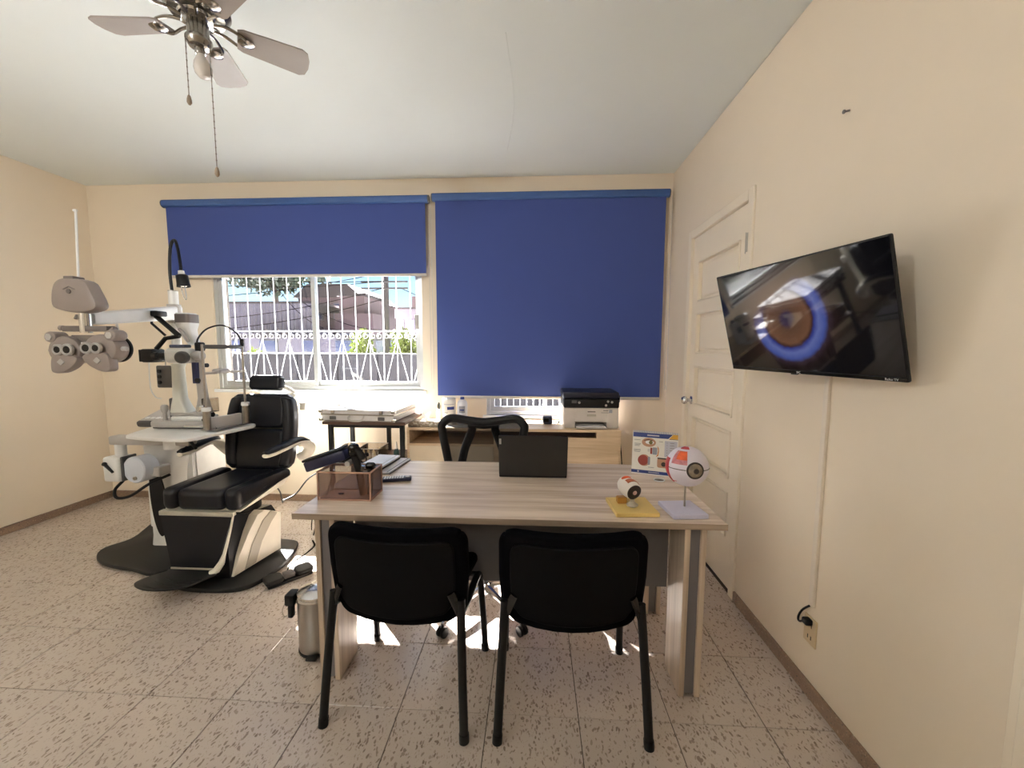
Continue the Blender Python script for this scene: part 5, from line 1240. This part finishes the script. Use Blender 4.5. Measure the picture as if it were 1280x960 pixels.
def bat(cx, cy, flip):
    """one bear-shaped lens battery"""
    s_ = flip; o = pc(cx, cy)
    root = MB()
    k = .00412*1
    # main disc with a lobe hanging outward/downward
    rad = .093
    disc = [(o.x+rad*math.cos(2*PI*t/40), o.z+rad*math.sin(2*PI*t/40)*.84) for t in range(40)]
    root.prism(disc, PYd-.035, PYd+.045, axis='y', bev=.012)
    bo_ = root.build('lens_battery', m_phor, ph)
    lob = smooth_path([(o.x-s_*.052, 0, o.z-.03), (o.x+s_*.02, 0, o.z-.015), (o.x+s_*.088, 0, o.z-.04), (o.x+s_*.06, 0, o.z-.085), (o.x-s_*.0, 0, o.z-.118), (o.x-s_*.048, 0, o.z-.122), (o.x-s_*.066, 0, o.z-.10)], 5, True)
    MB().prism([(v.x, v.z) for v in lob], PYd-.05, PYd-.0, axis='y', bev=.008).build('lower_lobe', m_phor, bo_)
    MB().prism(circ(.034, 24, o.x-s_*.068, o.z+.072, .030), PYd-.04, PYd+.03, axis='y', bev=.008).build('cylinder_knob', m_phor, bo_)
    MB().prism(circ(.019, 6, o.x-s_*.068, o.z+.072), PYd-.046, PYd-.041, axis='y').build('knob_face', m_inst2, bo_)
    for dx, rr in ((.050, .028), (-.005+.0, .026)):
        px_ = o.x+s_*dx*1.0
        qd = MB(); qd.lathe([(rr+.004, 0), (rr+.004, .012), (rr-.002, .018), (rr-.008, .012)], (px_, PYd-.048, o.z+.004), (0, -1, 0), 24); ri = qd.build('aperture_ring', m_inst2, bo_)
        qd = MB(); qd.cyl((px_, PYd-.0605, o.z+.004), (px_, PYd-.0625, o.z+.004), rr-.009, n=22); 
        qd.build('aperture', m_blk_gloss, bo_)
    MB().prism([(o.x+s_*.00+a_, o.z-.062+c_) for a_, c_ in ((-.022, 0), (0, .018), (.022, 0), (0, -.018))], PYd-.054, PYd-.0505, axis='y').build('dial_plate', m_inst2, bo_)
    MB().cyl((o.x-s_*.094, PYd, o.z+.0), (o.x-s_*.118, PYd, o.z), .012, n=14).build('side_dial', m_inst2, bo_)
    MB().prism(circ(.085, 36, o.x-s_*.012, o.z, .075), PYd+.046, PYd+.056, axis='y').build('rear_wheel', m_blk, bo_)
    return bo_
bat(88.5, 438, 1); bat(133, 436, -1)
q = MB(); n0 = pc(111, 436); q.cyl((n0.x, PYd-.02, n0.z+.035), (n0.x, PYd-.02, n0.z+.0), .012, n=14); q.sphere((n0.x, PYd-.025, n0.z-.002), .014, 12, 8); q.build('forehead_rest', m_inst, ph)

# ------------------------------------------------------------------ small table with the aluminium case and what is on its shelf
ct = thing('side_table', 'small black framed side table with brown top under the window', 'table', (-1.30, 3.06, 0))
m_brown = wood('dark_brown_board', (92, 66, 52), (66, 46, 38), 0, .4)
MB().box(-1.575, -.945, 2.85, 3.33, .855, .878, .003, 1).build('table_top', m_brown, ct, smooth=False)
for x, y in ((-1.525, 2.885), (-.975, 2.875), (-1.555, 3.30), (-1.235, 3.30)):
    MB().box(x-.016, x+.016, y-.016, y+.016, .004, .854, .003, 1).build('leg', m_blk, ct, smooth=False)
q = MB(); q.box(-1.509, -.991, 2.875, 2.895, .83, .853); q.box(-1.54, -1.25, 3.292, 3.308, .83, .853); q.build('apron', m_blk, ct, smooth=False)
MB().box(-1.545, -1.012, 2.87, 3.32, .535, .553, .002, 1).build('shelf', m_brown, ct, smooth=False)
Mcs = Matrix.Translation((-1.295, 3.078, .8795)) @ Matrix.Rotation(R(-4), 4, 'Z')
cs = thing('flight_case', 'aluminium flight case with handle lying on the side table', 'case', M=Mcs)
m_case = mat('ribbed_aluminium', (206, 203, 202), .38, .15, bump=(80, .08)); m_case2 = mat('case_edge', (190, 190, 190), .24, 1.0)
MB().box(-.285, .285, -.215, .215, .002, .048, .003, 1, M=Mcs).build('case_bottom', m_case, cs, smooth=False)
MB().box(-.285, .285, -.215, .215, .050, .084, .003, 1, M=Mcs).build('case_lid', m_case, cs, smooth=False)
q = MB()
for k in range(5): q.box(-.27+k*.11, -.27+k*.11+.10, -.20, .20, .0842, .0862, .001, 1, M=Mcs)
q.build('lid_panels', m_case2, cs, smooth=False)
q = MB()
for z0, z1 in ((.000, .006), (.044, .054), (.079, .0855)): q.box(-.289, .289, -.219, -.2155, z0, z1, M=Mcs); q.box(.2855, .289, -.2155, .217, z0, z1, M=Mcs); q.box(-.289, -.2855, -.2155, .217, z0, z1, M=Mcs)
q.build('edge_profile', m_case2, cs, smooth=False)
for x in (-.285, .285):
    for z in (.0, .062): MB().cbox((x, -.215, z+.012), (.03, .03, .026), .006, M=Mcs).build('corner_piece', m_chrome, cs)
for x in (-.19, .19):
    MB().box(x-.026, x+.026, -.224, -.2195, .010, .036, .003, 1, M=Mcs).build('lock_plate', m_inst3, cs, smooth=False)
    MB().box(x-.015, x+.015, -.228, -.2195, .055, .086, .004, 1, M=Mcs).build('latch', m_chrome, cs)
q = MB(); q.tube(smooth_path([Mcs @ Vector(p) for p in ((-.055, -.222, .040), (-.058, -.238, .030), (-.045, -.244, .012), (0, -.246, .008), (.045, -.244, .012), (.058, -.238, .030), (.055, -.222, .040))], 4), .007, 8); q.build('handle', m_inst2, cs)
# clear organiser with bottles
og = thing('bottle_organiser', 'clear plastic organiser full of small bottles on the shelf of the side table', 'organiser', (-1.37, 3.0, .553))
gx0, gx1, gy0, gy1, gz0, gz1 = -1.50, -1.17, 2.90, 3.10, .555, .66
MB().box(gx0, gx1, gy0, gy1, gz0, gz0+.004).build('base', m_clear, og, smooth=False)
for a in ((gx0, gx1, gy0, gy0+.003), (gx0, gx1, gy1-.003, gy1), (gx0, gx0+.003, gy0+.004, gy1-.004), (gx1-.003, gx1, gy0+.004, gy1-.004), (-1.335, -1.332, gy0+.004, gy1-.004)):
    MB().box(*a, gz0+.0045, gz1).build('side', m_clear, og, smooth=False)
q = MB()
for x in (gx0, -1.333, gx1): q.box(x-.002, x+.002, gy0-.002, gy1+.002, gz1, gz1+.003)
for y in (gy0, gy1): q.box(gx0, gx1, y-.002, y+.002, gz1, gz1+.003)
q.build('rim', m_inst2, og, smooth=False)
m_bred = mat('bottle_red', (190, 64, 58), .35); m_bwhite = mat('bottle_white', (236, 232, 224), .35); m_bcap = mat('cap_cream', (226, 212, 178), .4)
blist = [(-1.47, 2.935, m_bwhite, 'white'), (-1.435, 2.93, m_bred, 'red'), (-1.40, 2.935, m_bwhite, 'white'), (-1.365, 2.93, m_bwhite, 'white'), (-1.30, 2.935, m_bwhite, 'white'), (-1.26, 2.93, m_bwhite, 'white'), (-1.215, 2.935, m_bwhite, 'white'), (-1.45, 3.0, m_bwhite, 'white'), (-1.40, 3.0, m_bred, 'red'), (-1.25, 3.0, m_bwhite, 'white'), (-1.21, 3.02, m_bwhite, 'white')]
for k, (x, y, mm, nmc) in enumerate(blist):
    lb = 'small white drop bottle standing in the clear organiser on the shelf' if nmc == 'white' else 'small red drop bottle standing in the clear organiser on the shelf'
    bt = thing('drop_bottle', lb, 'bottle', (x, y, gz0+.004), group=('white drop bottles in the organiser' if nmc == 'white' else 'red drop bottles in the organiser'))
    h = .06+.02*((k*7) % 3)/2
    MB().lathe([(.012, 0), (.0135, .003), (.0135, h*.7), (.007, h*.82)], (x, y, gz0+.0045), n=14).build('bottle_body', mm, bt)
    MB().lathe([(.0085, h*.83), (.008, h*1.05), (.004, h*1.25), (.001, h*1.27)], (x, y, gz0+.0045), n=12).build('cap', m_bcap, bt)
bt = thing('drop_bottle', 'teal bottle with white pointed cap standing alone at the right of the shelf', 'bottle', (-1.085, 3.05, .553))
MB().lathe([(.020, 0), (.022, .004), (.022, .055), (.012, .075)], (-1.085, 3.05, .554), n=18).build('bottle_body', mat('bottle_teal', (56, 92, 88), .3), bt)
MB().lathe([(.011, .076), (.010, .095), (.004, .130), (.001, .132)], (-1.085, 3.05, .554), n=14).build('cap', m_bwhite, bt)

# ------------------------------------------------------------------ back counter
CX0, CX1, CY0, CY1, CZ = -1.0, .672, 3.055, 3.485, .80
cn = thing('counter', 'pale oak counter unit against the back wall with an open shelf at the left', 'counter', (-.16, 3.27, 0))
MB().box(CX0, CX1, CY0, CY1, CZ-.022, CZ, .001, 1).build('worktop', m_oakc, cn, smooth=False)
MB().box(CX0, CX0+.018, CY0+.002, CY1, .004, CZ-.023).build('side_panel', m_oakc, cn, smooth=False)
MB().box(CX1-.018, CX1, CY0+.002, CY1, .004, CZ-.023).build('side_panel', m_oakc, cn, smooth=False)
MB().box(-.31, -.292, CY0+.002, CY1, .004, CZ-.023).build('divider', m_oakc, cn, smooth=False)
MB().box(CX0+.0185, -.3105, CY0+.002, CY1-.01, .655, .673).build('shelf', m_oakc, cn, smooth=False)
MB().box(CX0+.0185, CX1-.0185, CY1-.009, CY1-.001, .02, CZ-.023).build('back_panel', m_oakc, cn, smooth=False)
MB().box(CX0+.0185, -.3105, CY0, CY0+.018, .02, .654, .001, 1).build('door', mat('counter_door', (214, 198, 172), .4), cn, smooth=False)
MB().box(-.2915, CX1-.0185, CY0, CY0+.018, .02, .735, .001, 1).build('front_panel', m_oakc, cn, smooth=False)
MB().box(.485, CX1-.0185, CY0, CY0+.018, .7355, CZ-.023, .001, 1).build('front_stile', m_oakc, cn, smooth=False)
MB().box(-.2915, .4845, CY0+.06, CY0+.078, .7355, CZ-.023).build('slot_back', m_brown, cn, smooth=False)
# things on the counter
tb = thing('tissue_box', 'flat patterned tissue box with a white tissue on the left end of the counter', 'box', (-.90, 3.14, CZ))
def tissue_mat():
    m = bpy.data.materials.new('tissue_box_print'); m.use_nodes = True; n = m.node_tree.nodes; l = m.node_tree.links
    tc = n.new('ShaderNodeTexCoord'); v = n.new('ShaderNodeTexVoronoi'); v.inputs['Scale'].default_value = 55; l.new(tc.outputs['Object'], v.inputs['Vector'])
    cr = n.new('ShaderNodeValToRGB'); cr.color_ramp.elements[0].position = .25; cr.color_ramp.elements[0].color = lin((232, 226, 214)); cr.color_ramp.elements[1].position = .55; cr.color_ramp.elements[1].color = lin((168, 154, 134))
    l.new(v.outputs['Distance'], cr.inputs[0]); l.new(cr.outputs[0], n['Principled BSDF'].inputs['Base Color']); n['Principled BSDF'].inputs['Roughness'].default_value = .5
    return m
MB().box(-1.0, -.745, 3.085, 3.20, CZ+.001, CZ+.043, .002, 1).build('carton', tissue_mat(), tb, smooth=False)
q = MB(); rr = []
for jv in range(7):
    t_ = jv/6; row = []
    for iv in range(20):
        a = 2*PI*iv/20; rd = .010+.014*t_*(1+.35*math.sin(3*a+1)+.2*math.sin(5*a))
        row.append((-.868+rd*math.cos(a)*1.5, 3.14+rd*math.sin(a)*.6, CZ+.043+.055*t_*(1+.25*math.sin(2*a+.6))))
    rr.append(row)
q.loft(rr, cap=False); q.build('tissue', m_paper, tb)
db = thing('dropper_bottle', 'small white dropper bottle with dark tip behind the tissue box', 'bottle', (-.785, 3.24, CZ))
MB().lathe([(.020, 0), (.021, .004), (.021, .10), (.013, .12)], (-.785, 3.24, CZ+.001), n=18).build('bottle_body', m_bwhite, db)
MB().lathe([(.010, .121), (.014, .135), (.014, .15), (.005, .175), (.001, .178)], (-.785, 3.24, CZ+.001), n=16).build('dropper_tip', mat('dark_olive', (58, 56, 44), .4), db)
wc_ = thing('wipes_canister', 'white round wipes canister with blue printed label on the counter', 'canister', (-.695, 3.22, CZ))
MB().lathe([(.05, 0), (.054, .004), (.054, .175), (.052, .18)], (-.695, 3.22, CZ+.001), n=28).build('canister_body', m_bwhite, wc_)
MB().lathe([(.055, .178), (.056, .184), (.056, .21), (.050, .216), (.002, .217)], (-.695, 3.22, CZ+.001), n=28).build('lid', m_inst, wc_)
def label_patch(c, r, z0, z1, a0, a1, m, parent, name='label'):
    q = MB(); n = 10
    A_ = [[(c[0]+rr_*math.cos(R(a0+(a1-a0)*i/n)), c[1]+rr_*math.sin(R(a0+(a1-a0)*i/n)), z) for i in range(n+1)] for z in (z0, z1) for rr_ in (r,)]
    for i in range(n): q.quad(A_[0][i], A_[0][i+1], A_[1][i+1], A_[1][i])
    bmesh.ops.remove_doubles(q.bm, verts=q.bm.verts[:], dist=1e-5); return q.build(name, m, parent)
label_patch((-.695, 3.22), .0546, CZ+.125, CZ+.150, 265, 330, m_cblue, wc_)
label_patch((-.695, 3.22), .0546, CZ+.165, CZ+.172, 220, 330, m_cpan, wc_)
label_patch((-.695, 3.22), .0546, CZ+.07, CZ+.076, 240, 300, m_cpan, wc_)
label_patch((-.695, 3.22), .0546, CZ+.10, CZ+.104, 240, 270, m_inst3, wc_)
al = thing('alcohol_bottle', 'tall translucent white bottle with dark cap next to the wipes canister', 'bottle', (-.585, 3.22, CZ))
MB().lathe([(.040, 0), (.042, .004), (.042, .17), (.036, .19), (.018, .205)], (-.585, 3.22, CZ+.001), n=24).build('bottle_body', mat('frosted_bottle', (224, 226, 236), .3), al)
MB().lathe([(.017, .2055), (.017, .222), (.014, .226), (.001, .227)], (-.585, 3.22, CZ+.001), n=18).build('cap', m_cblue, al)
label_patch((-.585, 3.22), .0425, CZ+.10, CZ+.155, 240, 310, m_lsn, al)
label_patch((-.585, 3.22), .0429, CZ+.118, CZ+.128, 250, 300, m_cblue, al, 'lettering')
tag(MB().box(-.76, -.52, 3.08, 3.17, CZ+.0005, CZ+.003, .0008, 1).build('paper_sheet', m_paper, smooth=False), 'loose white sheet of paper on the counter behind the mesh chair', 'paper')
dv = thing('card_terminal', 'small dark blue box device on the counter left of the printer', 'device', (.11, 3.30, CZ))
MB().rbox((.115, 3.28, CZ+.033), (.08, .06, .062), .012, 5, None, lambda q, p: (q.x, q.y+.008*p[2], q.z)).build('device_body', mat('navy_device', (28, 34, 54), .35), dv)
MB().box(.085, .125, 3.2465, 3.2485, CZ+.012, CZ+.05, .001, 1).build('device_face', m_blk_gloss, dv, smooth=False)
tag(MB().tube(smooth_path([(.158, 3.28, CZ+.012), (.18, 3.27, CZ+.02), (.20, 3.26, CZ+.006), (.215, 3.28, CZ+.02), (.205, 3.31, CZ+.006)], 6), .004, 6).build('device_cable', m_blkc), 'short black cable between the dark box and the printer', 'cable')
pr = thing('printer', 'white and black laser printer on the right end of the counter', 'printer', (.445, 3.26, CZ))
px0, px1, py0, py1 = .236, .660, 3.10, 3.42
m_prw = mat('printer_grey_white', (206, 198, 190), .4)
q = MB(); q.box(px0, px0+.09, py0, py1, CZ+.002, CZ+.162, .006, 2); q.box(px1-.09, px1, py0, py1, CZ+.002, CZ+.162, .006, 2)
q.box(px0+.085, px1-.085, py0+.004, py1, CZ+.052, CZ+.162, .004, 1); q.box(px0+.085, px1-.085, py0+.16, py1, CZ+.002, CZ+.055); q.build('printer_body', m_prw, pr, smooth=False)
MB().box(px0+.0905, px1-.0905, py0+.01, py0+.155, CZ+.003, CZ+.007).build('tray_floor', m_blk, pr, smooth=False)
MB().box(px0+.095, px1-.095, py0-.045, py0+.12, CZ+.008, CZ+.014, .002, 1).build('paper_tray', m_prw, pr, smooth=False)
MB().box(px0+.095, px1-.10, py0-.015, py0+.14, CZ+.0145, CZ+.018).build('paper', m_paper, pr, smooth=False)
MB().box(px0-.003, px1+.003, py0-.004, py1+.01, CZ+.163, CZ+.232, .01, 2).build('scanner_unit', m_blk, pr)
MB().box(px0-.008, px1+.004, py0+.01, py1+.015, CZ+.233, CZ+.285, .012, 2).build('scanner_lid', mat('printer_lid', (26, 28, 44), .4), pr)
MB().box(px1+.003, px1+.018, py0+.05, py0+.12, CZ+.20, CZ+.26, .005, 1).build('lid_hinge', m_blk, pr)
q = MB(); q.box(px0+.06, px0+.10, py0-.006, py0-.004, CZ+.200, CZ+.222); q.build('display', m_inst3, pr, smooth=False)
for x, z, r_ in ((px0+.118, CZ+.205, .010), (px1-.085, CZ+.215, .009), (px1-.055, CZ+.210, .009), (px1-.10, CZ+.185, .009)):
    MB().cyl((x, py0-.004, z), (x, py0-.008, z), r_, n=14).build('button', m_inst2, pr)
MB().box(px0+.185, px0+.245, py0-.001, py0+.004, CZ+.130, CZ+.135).build('slot', m_blk, pr, smooth=False)
MB().box(px0+.18, px0+.25, py0-.001, py0+.004, CZ+.096, CZ+.112, .002, 1).build('grip', m_taupe_sh, pr, smooth=False)
q = MB(); q.box(px1-.075, px1-.05, py0-.0008, py0, CZ+.125, CZ+.152); q.build('blue_sticker', m_lsn, pr, smooth=False)
q = MB(); q.box(px1-.12, px1-.08, py0-.0008, py0, CZ+.141, CZ+.146); q.box(px1-.135, px1-.07, py0-.0008, py0, CZ+.125, CZ+.128); q.build('lettering', m_inst3, pr, smooth=False)
tag(MB().tube(smooth_path([(.70, 3.36, .95), (.695, 3.30, .80), (.72, 3.28, .62), (.75, 3.32, .30), (.74, 3.40, .02)], 6), .004, 6).build('mains_cable', m_blkc), 'thin black cable hanging down beside the right end of the counter', 'cable')
